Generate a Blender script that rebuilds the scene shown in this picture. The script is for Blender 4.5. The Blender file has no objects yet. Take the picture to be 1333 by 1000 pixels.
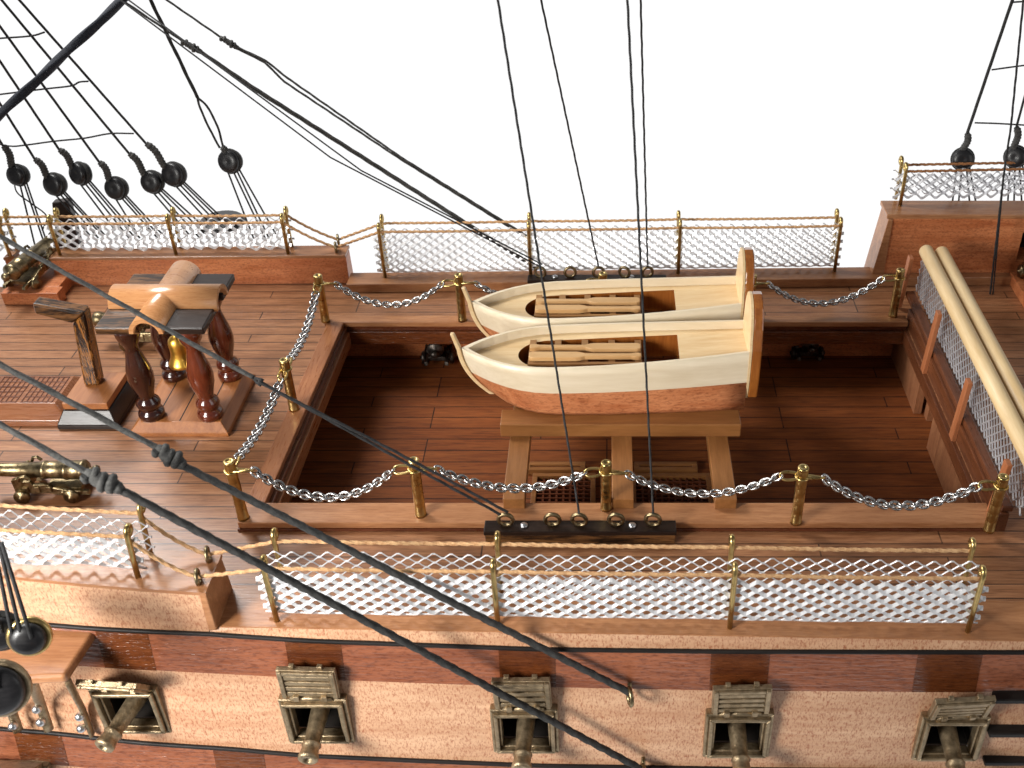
import bpy, bmesh, math, random
import numpy as np
from mathutils import Vector, Matrix, Quaternion

random.seed(7)
SC = bpy.context.scene
COL = SC.collection
PI = math.pi

# ------------------------------------------------------------------ camera, world, lamps
FPX, CX, CY = 1388.0, 790.0, 500.0            # focal length and principal point in photo pixels
PITCH = math.atan2(988.0, 1388.0)
SP, CP = math.sin(PITCH), math.cos(PITCH)
CAM = Vector((0.0, -18.36, 14.05))            # 1 unit = 1 cm of the ship model; deck at z = 0

cam_d = bpy.data.cameras.new('camera')
cam = bpy.data.objects.new('camera', cam_d)
COL.objects.link(cam)
cam.location = CAM
cam.rotation_euler = (PI/2 - PITCH, 0, 0)
cam_d.sensor_width = 36.0
cam_d.lens = 36.0*FPX/1333.0
cam_d.shift_x = (666.5 - CX)/1333.0
cam_d.clip_start = 0.5
cam_d.clip_end = 500
cam_d.dof.use_dof = True
cam_d.dof.focus_distance = 22.0
cam_d.dof.aperture_fstop = 0.60
SC.camera = cam

w = bpy.data.worlds.new('World')
SC.world = w
w.use_nodes = True
nt = w.node_tree
nt.nodes.clear()
wo = nt.nodes.new('ShaderNodeOutputWorld')
bg = nt.nodes.new('ShaderNodeBackground')
tc = nt.nodes.new('ShaderNodeTexCoord')
sep = nt.nodes.new('ShaderNodeSeparateXYZ')
rmp = nt.nodes.new('ShaderNodeValToRGB')
# a white studio sweep behind the ship, a dimmer room on the camera's side and overhead
mad = nt.nodes.new('ShaderNodeMath'); mad.operation = 'MULTIPLY_ADD'
mad.inputs[1].default_value = -4.0; mad.inputs[2].default_value = 0.0
add = nt.nodes.new('ShaderNodeMath'); add.operation = 'ADD'
hlf = nt.nodes.new('ShaderNodeMath'); hlf.operation = 'MULTIPLY_ADD'
hlf.inputs[1].default_value = 0.25; hlf.inputs[2].default_value = 0.5
nt.links.new(tc.outputs['Generated'], sep.inputs[0])
nt.links.new(sep.outputs['Z'], mad.inputs[0])
nt.links.new(mad.outputs[0], add.inputs[0])
my = nt.nodes.new('ShaderNodeMath'); my.operation = 'MULTIPLY'; my.inputs[1].default_value = 3.0
nt.links.new(sep.outputs['Y'], my.inputs[0]); nt.links.new(my.outputs[0], add.inputs[1])
nt.links.new(add.outputs[0], hlf.inputs[0])
nt.links.new(hlf.outputs[0], rmp.inputs[0])
e = rmp.color_ramp.elements
e[0].position = 0.50; e[0].color = (0.13, 0.13, 0.135, 1)
e[1].position = 0.85; e[1].color = (1.0, 1.0, 1.0, 1)
nt.links.new(rmp.outputs[0], bg.inputs['Color'])
bg.inputs['Strength'].default_value = 1.05
nt.links.new(bg.outputs[0], wo.inputs[0])


def area(name, loc, aim, size, power, col=(1, 1, 1), spread=180):
    d = bpy.data.lights.new(name, 'AREA')
    d.shape = 'RECTANGLE'; d.size = size[0]; d.size_y = size[1]
    d.energy = power; d.color = col; d.spread = math.radians(spread)
    o = bpy.data.objects.new(name, d); COL.objects.link(o)
    o.location = loc
    o.rotation_euler = (Vector(aim) - Vector(loc)).to_track_quat('-Z', 'Y').to_euler()
    return o

area('key_softbox', (-20, -20.5, 10.5), (-5.0, -5, -1), (8, 8), 2350, (1.0, 0.975, 0.93), 70)
area('back_softbox', (-20, 11, 22), (-3, 0, 0), (9, 9), 5000, (1.0, 0.985, 0.96), 140)

area('added_fill_lamp', (24, -16, 9), (0, -3, 0), (14, 14), 1250, (1.0, 0.99, 0.98))  # added lamp, no source seen; brightens faces turned to the right

SC.view_settings.view_transform = 'Standard'
SC.view_settings.look = 'None'
SC.view_settings.exposure = 0.0
SC.view_settings.gamma = 1.0
SC.view_settings.use_curve_mapping = False


# ------------------------------------------------------------------ measuring helpers (photo pixel -> place on a known plane)
def ray(px, py):
    u = (px - CX)/FPX; v = (CY - py)/FPX
    return Vector((u, CP + v*SP, -SP + v*CP))

def PZ(px, py, z=0.0):
    d = ray(px, py); return CAM + d*((z - CAM.z)/d.z)

def PY(px, py, y):
    d = ray(px, py); return CAM + d*((y - CAM.y)/d.y)

def PX(px, py, x):
    d = ray(px, py); return CAM + d*((x - CAM.x)/d.x)

def PD(px, py, t):
    return CAM + ray(px, py)*t


# ------------------------------------------------------------------ materials
class NB:
    def __init__(s, name):
        s.m = bpy.data.materials.new(name); s.m.use_nodes = True
        s.t = s.m.node_tree; s.p = s.t.nodes['Principled BSDF']
    def n(s, typ, **kw):
        x = s.t.nodes.new(typ)
        for k, v in kw.items(): setattr(x, k, v)
        return x
    def l(s, a, b): s.t.links.new(a, b)
    def coords(s, scale, rot=(0, 0, 0), world=True):
        t = s.n('ShaderNodeTexCoord'); mp = s.n('ShaderNodeMapping')
        mp.inputs['Scale'].default_value = scale
        mp.inputs['Rotation'].default_value = rot
        oi = s.n('ShaderNodeObjectInfo')
        ad = s.n('ShaderNodeVectorMath', operation='MULTIPLY_ADD')
        s.l(oi.outputs['Random'], ad.inputs[0])
        ad.inputs[1].default_value = (17.0, 9.0, 5.0)
        s.l(t.outputs['Object'], ad.inputs[2])
        s.l(ad.outputs[0] if world else t.outputs['Object'], mp.inputs[0])
        return mp.outputs[0]
    def noise(s, vec, scale, detail=4, rough=0.6, dist=0.0):
        x = s.n('ShaderNodeTexNoise')
        x.inputs['Scale'].default_value = scale; x.inputs['Detail'].default_value = detail
        x.inputs['Roughness'].default_value = rough; x.inputs['Distortion'].default_value = dist
        s.l(vec, x.inputs['Vector']); return x.outputs['Fac']
    def ramp(s, fac, stops):
        r = s.n('ShaderNodeValToRGB'); el = r.color_ramp.elements
        while len(el) < len(stops): el.new(0.5)
        for q, (p, c) in zip(el, stops):
            q.position = p; q.color = (c[0], c[1], c[2], 1)
        s.l(fac, r.inputs[0]); return r.outputs[0]
    def mix(s, a, b, fac, mode='MIX'):
        x = s.n('ShaderNodeMix', data_type='RGBA', blend_type=mode)
        if isinstance(fac, (int, float)): x.inputs[0].default_value = fac
        else: s.l(fac, x.inputs[0])
        for i, v in ((6, a), (7, b)):
            if isinstance(v, tuple): x.inputs[i].default_value = (*v, 1)
            else: s.l(v, x.inputs[i])
        return x.outputs[2]
    def bump(s, h, strength, dist=0.02):
        b = s.n('ShaderNodeBump'); b.inputs['Strength'].default_value = strength
        b.inputs['Distance'].default_value = dist
        s.l(h, b.inputs['Height']); s.l(b.outputs[0], s.p.inputs['Normal']); s.l(b.outputs[0], s.p.inputs['Coat Normal'])


AX = {'X': (0.10, 1, 1), 'Y': (1, 0.10, 1), 'Z': (1, 1, 0.10)}

def wood(name, c1, c2, axis='X', scale=5.0, rough=0.38, coat=0.15, fleck=None, fleck_amt=0.5, fleck_scale=26,
         fleck_aspect=0.22, bump=0.12, planks=None, plank_dark=(0.05, 0.022, 0.012), wear=0.25, fleck_axis=None, stops=(0.30, 0.70), spec=0.4):
    b = NB(name)
    mp = b.coords(tuple(scale*a for a in AX[axis]), world=planks is None)
    f = b.noise(mp, 1.0, 6, 0.65, 0.6)
    f2 = b.noise(mp, 5.0, 3, 0.6, 0.2)
    mm = b.n('ShaderNodeMath', operation='MULTIPLY_ADD'); b.l(f2, mm.inputs[0]); mm.inputs[1].default_value = 0.45
    sb = b.n('ShaderNodeMath', operation='SUBTRACT'); b.l(f, sb.inputs[0]); sb.inputs[1].default_value = 0.225
    b.l(sb.outputs[0], mm.inputs[2])
    col = b.ramp(mm.outputs[0], [(stops[0], c1), (stops[1], c2)])
    # slow tone drift
    mp0 = b.coords((0.35, 0.35, 0.35), world=planks is None)
    big = b.noise(mp0, 1.3, 2, 0.5)
    col = b.mix(col, tuple(x*0.62 for x in c1), b.ramp(big, [(0.45, (0, 0, 0)), (0.8, (wear, wear, wear))]))
    if fleck:
        sc = [fleck_scale]*3; sc['XYZ'.index(fleck_axis or axis)] *= fleck_aspect
        mf = b.coords(tuple(sc), world=planks is None)
        ff = b.noise(mf, 1.0, 3, 0.65, 0.3)
        fm = b.ramp(ff, [(0.48, (0, 0, 0)), (0.66, (fleck_amt, fleck_amt, fleck_amt))])
        col = b.mix(col, fleck, fm)
    h = mm.outputs[0]
    if planks:
        row, length, ax = planks
        pt = b.coords((1, 1, 1), rot=(0, 0, 0) if ax == 'X' else (0, 0, PI/2), world=False)
        br = b.n('ShaderNodeTexBrick'); br.offset = 0.37; br.offset_frequency = 3; br.squash = 1.0
        br.inputs['Scale'].default_value = 1.0
        br.inputs['Color1'].default_value = (0.30, 0.30, 0.30, 1); br.inputs['Color2'].default_value = (1, 1, 1, 1)
        br.inputs['Mortar'].default_value = (0.5, 0.5, 0.5, 1)
        br.inputs['Mortar Size'].default_value = 0.016; br.inputs['Mortar Smooth'].default_value = 0.15
        br.inputs['Bias'].default_value = 0.0
        br.inputs['Brick Width'].default_value = length; br.inputs['Row Height'].default_value = row
        b.l(pt, br.inputs['Vector'])
        tone = b.ramp(br.outputs['Color'], [(0.2, (0.80, 0.77, 0.74)), (1.0, (1.12, 1.11, 1.10))])
        col = b.mix(col, tone, 1.0, 'MULTIPLY')
        # joints fade in and out, as inked lines do
        jn = b.noise(b.coords((0.8, 2.0, 1), world=False), 2.0, 2, 0.5)
        jf = b.n('ShaderNodeMath', operation='MULTIPLY')
        b.l(br.outputs['Fac'], jf.inputs[0]); b.l(b.ramp(jn, [(0.3, (0.55, 0.55, 0.55)), (0.6, (1, 1, 1))]), jf.inputs[1])
        col = b.mix(col, plank_dark, jf.outputs[0])
    b.l(col, b.p.inputs['Base Color'])
    rr = b.n('ShaderNodeMath', operation='MULTIPLY_ADD'); b.l(f2, rr.inputs[0]); rr.inputs[1].default_value = 0.22
    rr.inputs[2].default_value = rough - 0.11
    b.l(rr.outputs[0], b.p.inputs['Roughness'])
    b.p.inputs['Specular IOR Level'].default_value = spec
    b.p.inputs['Coat Weight'].default_value = coat; b.p.inputs['Coat Roughness'].default_value = 0.16
    b.bump(f2, bump, 0.02)
    return b.m


def metal(name, col, dark, rough=0.3, metallic=1.0, scale=8.0, amt=0.6, bump=0.15):
    b = NB(name)
    v = b.coords((scale,)*3)
    f = b.noise(v, 1.0, 4, 0.65)
    b.l(b.mix(b.ramp(f, [(0.35, dark), (0.35 + amt*0.5, col)]), col, 0.15), b.p.inputs['Base Color'])
    b.p.inputs['Metallic'].default_value = metallic
    rr = b.n('ShaderNodeMath', operation='MULTIPLY_ADD'); b.l(f, rr.inputs[0]); rr.inputs[1].default_value = 0.25
    rr.inputs[2].default_value = rough - 0.12
    b.l(rr.outputs[0], b.p.inputs['Roughness'])
    b.bump(b.noise(v, 3.0, 3), bump, 0.03)
    return b.m


def cord(name, c1, c2, rough=0.85, scale=14.0):
    b = NB(name)
    f = b.noise(b.coords((scale,)*3), 1.0, 4, 0.7)
    b.l(b.ramp(f, [(0.35, c1), (0.65, c2)]), b.p.inputs['Base Color'])
    b.p.inputs['Roughness'].default_value = rough
    b.bump(b.noise(b.coords((60, 60, 60)), 1.0, 2), 0.5, 0.02)
    return b.m


M = {}
M['deck'] = wood('deck_planks', (0.24, 0.098, 0.041), (0.445, 0.215, 0.104), 'X', 5.5, 0.34, 0.15, fleck=(0.13, 0.048, 0.020),
                 fleck_amt=0.55, fleck_scale=30, fleck_aspect=0.06, planks=(0.345, 6.3, 'X'))
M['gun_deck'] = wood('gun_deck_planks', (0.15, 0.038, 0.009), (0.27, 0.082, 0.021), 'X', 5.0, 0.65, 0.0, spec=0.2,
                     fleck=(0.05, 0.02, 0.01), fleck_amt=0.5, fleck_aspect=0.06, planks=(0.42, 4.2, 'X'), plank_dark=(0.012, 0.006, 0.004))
M['pale'] = wood('pale_mahogany', (0.49, 0.26, 0.145), (0.67, 0.415, 0.255), 'X', 2.6, 0.36, 0.12, fleck=(0.29, 0.085, 0.035),
                 fleck_amt=0.85, fleck_scale=36, fleck_aspect=0.38, fleck_axis='Z', bump=0.25, wear=0.08)
M['rail'] = wood('rail_wood', (0.29, 0.118, 0.046), (0.46, 0.22, 0.10), 'X', 5.0, 0.34, 0.2, fleck=(0.2, 0.07, 0.025), fleck_amt=0.4, fleck_aspect=0.12)
M['railY'] = wood('coaming_wood', (0.25, 0.09, 0.034), (0.37, 0.155, 0.065), 'Y', 5.0, 0.3, 0.3, fleck=(0.17, 0.05, 0.02), fleck_amt=0.4, fleck_aspect=0.12)
M['red'] = wood('red_mahogany', (0.44, 0.125, 0.040), (0.66, 0.25, 0.10), 'X', 5.0, 0.42, 0.08, fleck=(0.20, 0.045, 0.015),
                fleck_amt=0.6, fleck_scale=30, fleck_aspect=0.5, bump=0.3)
M['wale'] = wood('wale_wood', (0.185, 0.055, 0.025), (0.33, 0.112, 0.052), 'X', 4.0, 0.3, 0.4, fleck=(0.09, 0.022, 0.010),
                 fleck_amt=0.65, fleck_scale=24, fleck_aspect=0.3, bump=1.0)
M['block'] = wood('varnished_block', (0.075, 0.019, 0.006), (0.16, 0.045, 0.012), 'X', 5.0, 0.25, 0.5, fleck=(0.05, 0.012, 0.004),
                  fleck_amt=0.6, fleck_scale=24, fleck_aspect=0.3, bump=1.0)
M['dark'] = wood('dark_red_trim', (0.075, 0.02, 0.009), (0.155, 0.045, 0.018), 'X', 6.0, 0.28, 0.4)
M['darkY'] = wood('dark_cross_beam', (0.085, 0.027, 0.011), (0.17, 0.056, 0.022), 'Y', 5.0, 0.3, 0.35)
M['wall'] = wood('bulkhead_wood', (0.21, 0.08, 0.036), (0.34, 0.15, 0.07), 'Z', 4.0, 0.45, 0.1, fleck=(0.1, 0.03, 0.012), fleck_amt=0.4)
M['black'] = wood('black_paint', (0.008, 0.007, 0.007), (0.02, 0.016, 0.014), 'X', 6.0, 0.5, 0.0, spec=0.2)
M['ebony'] = wood('ebony_wood', (0.010, 0.006, 0.005), (0.028, 0.015, 0.010), 'X', 7.0, 0.36, 0.12, spec=0.25)
M['zebra'] = wood('striped_wood', (0.014, 0.006, 0.003), (0.33, 0.13, 0.026), 'Z', 15.0, 0.22, 0.6, bump=0.1, stops=(0.44, 0.56))
M['zebraX'] = wood('striped_wood_lengthwise', (0.014, 0.007, 0.004), (0.19, 0.085, 0.03), 'X', 9.0, 0.34, 0.12, bump=0.1, stops=(0.42, 0.60), spec=0.25)
M['beech'] = wood('beech_wood', (0.43, 0.19, 0.070), (0.58, 0.295, 0.128), 'X', 4.0, 0.3, 0.35, fleck=(0.38, 0.15, 0.055), fleck_amt=0.5, fleck_aspect=0.2)
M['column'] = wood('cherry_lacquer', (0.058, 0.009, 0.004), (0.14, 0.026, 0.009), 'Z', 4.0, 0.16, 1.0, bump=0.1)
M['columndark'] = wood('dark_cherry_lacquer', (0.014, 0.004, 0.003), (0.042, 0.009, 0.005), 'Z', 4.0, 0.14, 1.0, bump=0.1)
M['base'] = wood('oiled_base_wood', (0.26, 0.085, 0.022), (0.40, 0.155, 0.048), 'Y', 4.0, 0.42, 0.12)
M['hatch'] = wood('hatch_wood', (0.20, 0.066, 0.024), (0.33, 0.125, 0.048), 'X', 5.0, 0.28, 0.5)
M['cream'] = wood('basswood', (0.62, 0.42, 0.21), (0.74, 0.57, 0.34), 'X', 3.0, 0.38, 0.12, fleck=(0.6, 0.38, 0.17), fleck_amt=0.3, fleck_aspect=0.08, bump=0.05)
M['paint'] = wood('cream_strake', (0.64, 0.53, 0.365), (0.73, 0.63, 0.47), 'X', 3.0, 0.4, 0.1, bump=0.03, wear=0.08)
M['boatred'] = wood('boat_mahogany', (0.40, 0.125, 0.045), (0.62, 0.26, 0.115), 'X', 4.0, 0.45, 0.06, fleck=(0.19, 0.045, 0.015),
                    fleck_amt=0.6, fleck_scale=22, fleck_aspect=0.4, bump=0.3)
M['amber'] = wood('amber_edge', (0.22, 0.062, 0.012), (0.36, 0.125, 0.024), 'Z', 4.0, 0.18, 0.8)
M['oar'] = wood('tan_board', (0.46, 0.255, 0.098), (0.58, 0.36, 0.165), 'X', 5.0, 0.5, 0.05)
M['oaredge'] = wood('scorched_board', (0.22, 0.10, 0.036), (0.36, 0.19, 0.07), 'X', 5.0, 0.5, 0.05)
M['skid'] = wood('oak_skid', (0.20, 0.078, 0.022), (0.30, 0.128, 0.040), 'X', 5.0, 0.38, 0.15, fleck=(0.24, 0.09, 0.03), fleck_amt=0.3, fleck_aspect=0.15)
M['skidY'] = wood('oak_skid_cross', (0.20, 0.078, 0.022), (0.30, 0.128, 0.040), 'Y', 5.0, 0.38, 0.15, fleck=(0.24, 0.09, 0.03), fleck_amt=0.3, fleck_aspect=0.15)
M['spar'] = wood('spar_wood', (0.66, 0.45, 0.215), (0.80, 0.61, 0.35), 'Y', 3.5, 0.45, 0.05, bump=0.05)
M['barpost'] = wood('barricade_post_wood', (0.33, 0.105, 0.038), (0.44, 0.165, 0.07), 'Z', 4.0, 0.5, 0.05)
M['brass'] = metal('brass', (0.62, 0.46, 0.19), (0.36, 0.245, 0.09), 0.30, scale=5)
M['oldbrass'] = metal('tarnished_brass', (0.35, 0.275, 0.155), (0.085, 0.062, 0.034), 0.36, scale=9)
M['pewter'] = metal('antique_pewter_bronze', (0.42, 0.32, 0.20), (0.19, 0.14, 0.08), 0.42, 0.85, scale=9, bump=0.35)
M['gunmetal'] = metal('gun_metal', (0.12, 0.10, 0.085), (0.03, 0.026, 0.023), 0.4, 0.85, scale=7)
M['gold'] = metal('polished_gold', (0.85, 0.52, 0.10), (0.70, 0.38, 0.06), 0.34, scale=3, bump=0.03)
M['steel'] = metal('chain_steel', (0.58, 0.57, 0.56), (0.30, 0.295, 0.29), 0.25, scale=10)
M['screw'] = metal('screw_steel', (0.66, 0.67, 0.69), (0.45, 0.46, 0.48), 0.32, scale=6)
M['alu'] = metal('aluminium_mesh', (0.82, 0.82, 0.83), (0.66, 0.66, 0.68), 0.36, 0.35, scale=5, bump=0.1)
M['steelmesh'] = metal('steel_mesh', (0.76, 0.76, 0.78), (0.56, 0.56, 0.59), 0.32, 0.55, scale=5, bump=0.1)
M['tan'] = cord('tan_cord', (0.40, 0.20, 0.085), (0.64, 0.40, 0.20))
M['brown'] = cord('brown_cord', (0.24, 0.09, 0.03), (0.40, 0.18, 0.065))
M['rope'] = cord('tarred_rope', (0.010, 0.010, 0.010), (0.034, 0.033, 0.031))
M['rope2'] = cord('dark_navy_rope', (0.006, 0.008, 0.014), (0.02, 0.024, 0.036))
M['thread'] = cord('black_thread', (0.01, 0.01, 0.01), (0.03, 0.03, 0.032))
M['greyrope'] = cord('weathered_grey_rope', (0.028, 0.028, 0.027), (0.085, 0.083, 0.078))
M['deadeye'] = wood('black_deadeye', (0.004, 0.004, 0.005), (0.011, 0.010, 0.011), 'X', 5.0, 0.42, 0.12)
M['void_shade'] = wood('painted_opening_shade', (0.006, 0.004, 0.003), (0.012, 0.008, 0.005), 'X', 5.0, 0.7, 0.0)  # near-black colour that paints shade into openings


# ------------------------------------------------------------------ mesh builder
class MB:
    def __init__(s): s.v = []; s.f = []; s.sm = []
    def face(s, ix, smooth=False): s.f.append(tuple(ix)); s.sm.append(smooth)
    def add(s, pts):
        n = len(s.v); s.v += [tuple(p) for p in pts]; return n
    def hexa(s, p):                     # 8 corners: bottom ring 0-3, top ring 4-7
        n = s.add(p)
        for q in ((3, 2, 1, 0), (4, 5, 6, 7), (0, 1, 5, 4), (1, 2, 6, 5), (2, 3, 7, 6), (3, 0, 4, 7)):
            s.face([n+i for i in q])
        return s
    def box(s, x0, x1, y0, y1, z0, z1):
        return s.hexa([(x0, y0, z0), (x1, y0, z0), (x1, y1, z0), (x0, y1, z0),
                       (x0, y0, z1), (x1, y0, z1), (x1, y1, z1), (x0, y1, z1)])
    def bar(s, a, b, wd, ht, up=(0, 0, 1)):
        a = Vector(a); b = Vector(b); d = (b-a).normalized(); up = Vector(up)
        sd = d.cross(up).normalized(); u = sd.cross(d).normalized()
        c = []
        for p in (a, b):
            c.append([p - sd*wd/2 - u*ht/2, p + sd*wd/2 - u*ht/2, p + sd*wd/2 + u*ht/2, p - sd*wd/2 + u*ht/2])
        n = s.add(c[0] + c[1])
        for q in ((0, 1, 2, 3), (7, 6, 5, 4), (0, 4, 5, 1), (1, 5, 6, 2), (2, 6, 7, 3), (3, 7, 4, 0)):
            s.face([n+i for i in q])
        return s
    def prism(s, poly, axis, a, b):     # poly in the other two axes, extruded along axis
        k = len(poly)
        def mk(p, t):
            if axis == 'X': return (t, p[0], p[1])
            if axis == 'Y': return (p[0], t, p[1])
            return (p[0], p[1], t)
        n = s.add([mk(p, a) for p in poly] + [mk(p, b) for p in poly])
        s.face([n+i for i in range(k)][::-1]); s.face([n+k+i for i in range(k)])
        for i in range(k):
            j = (i+1) % k
            s.face((n+i, n+j, n+k+j, n+k+i))
        return s
    def tube(s, pts, r, sides=8, caps=True, closed=False, twist=None, lobes=3, depth=0.22, flat=None, ref=None):
        pts = [Vector(p) for p in pts]
        k = len(pts)
        rr = r if callable(r) else (lambda t: r)
        tans = []
        for i in range(k):
            a = pts[(i-1) % k] if (closed or i > 0) else pts[0]
            b = pts[(i+1) % k] if (closed or i < k-1) else pts[-1]
            t = b-a
            tans.append(t.normalized() if t.length > 1e-9 else Vector((0, 0, 1)))
        t0 = tans[0]
        g = Vector(ref) if ref else (Vector((0, 0, 1)) if abs(t0.z) < 0.9 else Vector((1, 0, 0)))
        nrm = (g - t0*g.dot(t0)).normalized()
        rings = []; dist = 0.0
        for i in range(k):
            t = tans[i]
            if i:
                q = tans[i-1].rotation_difference(t); nrm = q @ nrm
                nrm = (nrm - t*nrm.dot(t)).normalized()
                dist += (pts[i]-pts[i-1]).length
            bn = t.cross(nrm)
            R = rr(i/max(1, k-1))
            ring = []
            for j in range(sides):
                a = 2*PI*j/sides
                q = R
                if twist: q = R*(1 - depth*0.5 + depth*0.5*math.cos(lobes*(a) - 2*PI*dist/twist))
                ca, sa = math.cos(a), math.sin(a)
                if flat: ca *= flat
                ring.append(pts[i] + nrm*(ca*q) + bn*(sa*q))
            rings.append(s.add(ring))
        for i in range(k if closed else k-1):
            a = rings[i]; b = rings[(i+1) % k]
            for j in range(sides):
                j2 = (j+1) % sides
                s.face((a+j, a+j2, b+j2, b+j), True)
        if caps and not closed:
            s.face([rings[0]+j for j in range(sides)][::-1]); s.face([rings[-1]+j for j in range(sides)])
        return s
    def lathe(s, prof, origin=(0, 0, 0), axis=(0, 0, 1), sides=20, smooth=True):
        o = Vector(origin); ax = Vector(axis).normalized()
        g = Vector((1, 0, 0)) if abs(ax.x) < 0.9 else Vector((0, 1, 0))
        n1 = (g - ax*g.dot(ax)).normalized(); n2 = ax.cross(n1)
        rings = []
        for (r, h) in prof:
            rings.append(s.add([o + ax*h + n1*(r*math.cos(2*PI*j/sides)) + n2*(r*math.sin(2*PI*j/sides)) for j in range(sides)]))
        for i in range(len(prof)-1):
            a, b = rings[i], rings[i+1]
            for j in range(sides):
                j2 = (j+1) % sides
                s.face((a+j, a+j2, b+j2, b+j), smooth)
        if prof[0][0] > 1e-6: s.face([rings[0]+j for j in range(sides)][::-1])
        if prof[-1][0] > 1e-6: s.face([rings[-1]+j for j in range(sides)])
        return s
    def sphere(s, c, r, sides=12, sc=(1, 1, 1)):
        prof = [(max(1e-7, math.sin(PI*i/8))*r, -math.cos(PI*i/8)*r) for i in range(9)]
        n = len(s.v); s.lathe(prof, (0, 0, 0), (0, 0, 1), sides)
        for i in range(n, len(s.v)):
            p = s.v[i]; s.v[i] = (c[0]+p[0]*sc[0], c[1]+p[1]*sc[1], c[2]+p[2]*sc[2])
        return s
    def ring(s, c, R, r, normal=(0, 1, 0), n=22, sides=8, gap=0.0, sy=1.0):
        nm = Vector(normal).normalized()
        g = Vector((0, 0, 1)) if abs(nm.z) < 0.9 else Vector((1, 0, 0))
        u = (g - nm*g.dot(nm)).normalized(); v = nm.cross(u)
        pts = [Vector(c) + u*(R*sy*math.cos(2*PI*i/n)) + v*(R*math.sin(2*PI*i/n)) for i in range(n)]
        return s.tube(pts, r, sides, closed=True)
    def build(s, name, mat, parent=None, loc=None, bevel=0.0, seg=2):
        me = bpy.data.meshes.new(name)
        if parent is not None: base = world_loc(parent)
        elif loc is not None: base = Vector(loc)
        else:
            a = np.array(s.v); mn, mx = a.min(0), a.max(0)
            base = Vector(((mn[0]+mx[0])/2, (mn[1]+mx[1])/2, mn[2]))
        me.from_pydata([tuple(Vector(p)-base) for p in s.v], [], s.f)
        me.polygons.foreach_set('use_smooth', s.sm)
        bm = bmesh.new(); bm.from_mesh(me)
        bmesh.ops.recalc_face_normals(bm, faces=bm.faces); bm.to_mesh(me); bm.free()
        me.materials.append(mat)
        o = bpy.data.objects.new(name, me); COL.objects.link(o)
        if parent is not None: o.parent = parent
        else: o.location = base
        if bevel:
            md = o.modifiers.new('bevel', 'BEVEL'); md.width = bevel; md.segments = seg; md.limit_method = 'ANGLE'
            md.angle_limit = math.radians(40)
        return o


def world_loc(o):
    p = Vector((0, 0, 0))
    while o is not None: p = p + o.location; o = o.parent
    return p

def tag(o, label, cat, group=None, kind=None):
    o['label'] = label; o['category'] = cat
    if group: o['group'] = group
    o['kind'] = kind or 'thing'
    return o

def thing(name, label, cat, loc=(0, 0, 0), group=None):
    o = bpy.data.objects.new(name, None); COL.objects.link(o)
    o.empty_display_size = 0.3
    o.location = loc
    return tag(o, label, cat, group)

def dup(root, loc, label, rotz=0.0):
    r = root.copy(); COL.objects.link(r); r.location = loc; r['label'] = label
    r.rotation_euler = (0, 0, rotz)
    for ch in list(root.children):
        c = ch.copy(); COL.objects.link(c); c.parent = r
        for g in list(ch.children):
            d = g.copy(); COL.objects.link(d); d.parent = c
    return r

def lerp(a, b, t): return Vector(a)*(1-t) + Vector(b)*t

def resample(pts, step):
    pts = [Vector(p) for p in pts]; out = [pts[0]]
    for a, b in zip(pts, pts[1:]):
        n = max(1, int((b-a).length/step))
        for i in range(1, n+1): out.append(a + (b-a)*(i/n))
    return out

def smooth(pts, n=6):
    pts = [Vector(p) for p in pts]
    P = [pts[0]*2-pts[1]] + pts + [pts[-1]*2-pts[-2]]
    out = []
    for i in range(1, len(P)-2):
        p0, p1, p2, p3 = P[i-1:i+3]
        for j in range(n):
            t = j/n
            out.append(0.5*((2*p1) + (p2-p0)*t + (2*p0-5*p1+4*p2-p3)*t*t + (3*p1-p0-3*p2+p3)*t**3))
    out.append(pts[-1]); return out

def rope_mb(mb, pts, r, step=None, depth=0.3, pitch=None, lobes=3, sides=10):
    mb.tube(resample(pts, step or r*0.7), r, sides, twist=(pitch or r*5.5*3)/1.0, lobes=lobes, depth=depth)
    return mb

def sag(a, b, s, n=14):
    return [lerp(a, b, i/n) - Vector((0, 0, 4*s*(i/n)*(1-i/n))) for i in range(n+1)]


# ================================================================== THE HULL
hull = thing('ship_hull', 'wooden model ship hull with planked deck, open waist well and brown wale', 'ship hull', (0, 0, -6))
WX0, WX1, WY0, WY1 = -6.72, 7.38, -3.15, 3.86       # the opening of the waist
RAILZ = 0.25

def hw(x):                                           # half breadth of the rail's outer edge, narrowing to the bow
    return 6.35 + 0.0228*(x-6.1) - 0.008*max(0.0, -6.0-x)**2

def hwf(x): return 6.35 + 0.0228*(x-6.1) + .15        # far side, as far as the frame shows it

def decksheet(mb):
    def yo(x): return hw(x) - 0.25
    def yf(x): return hwf(x) - 0.25
    xs = [-16, -13, -10, WX0]
    for a, b in zip(xs, xs[1:]):
        mb.hexa([(a, -yo(a), -.4), (b, -yo(b), -.4), (b, yf(b), -.4), (a, yf(a), -.4),
                 (a, -yo(a), 0), (b, -yo(b), 0), (b, yf(b), 0), (a, yf(a), 0)])
    a, b = WX0, WX1
    mb.hexa([(a, -yo(a), -.4), (b, -yo(b), -.4), (b, WY0, -.4), (a, WY0, -.4), (a, -yo(a), 0), (b, -yo(b), 0), (b, WY0, 0), (a, WY0, 0)])
    mb.hexa([(a, WY1, -.4), (b, WY1, -.4), (b, yf(b), -.4), (a, yf(a), -.4), (a, WY1, 0), (b, WY1, 0), (b, yf(b), 0), (a, yf(a), 0)])
    a, b = WX1, 13.5
    mb.hexa([(a, -yo(a), -.4), (b, -yo(b), -.4), (b, yf(b), -.4), (a, yf(a), -.4),
             (a, -yo(a), 0), (b, -yo(b), 0), (b, yf(b), 0), (a, yf(a), 0)])
decksheet_mb = MB(); decksheet(decksheet_mb)
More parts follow.
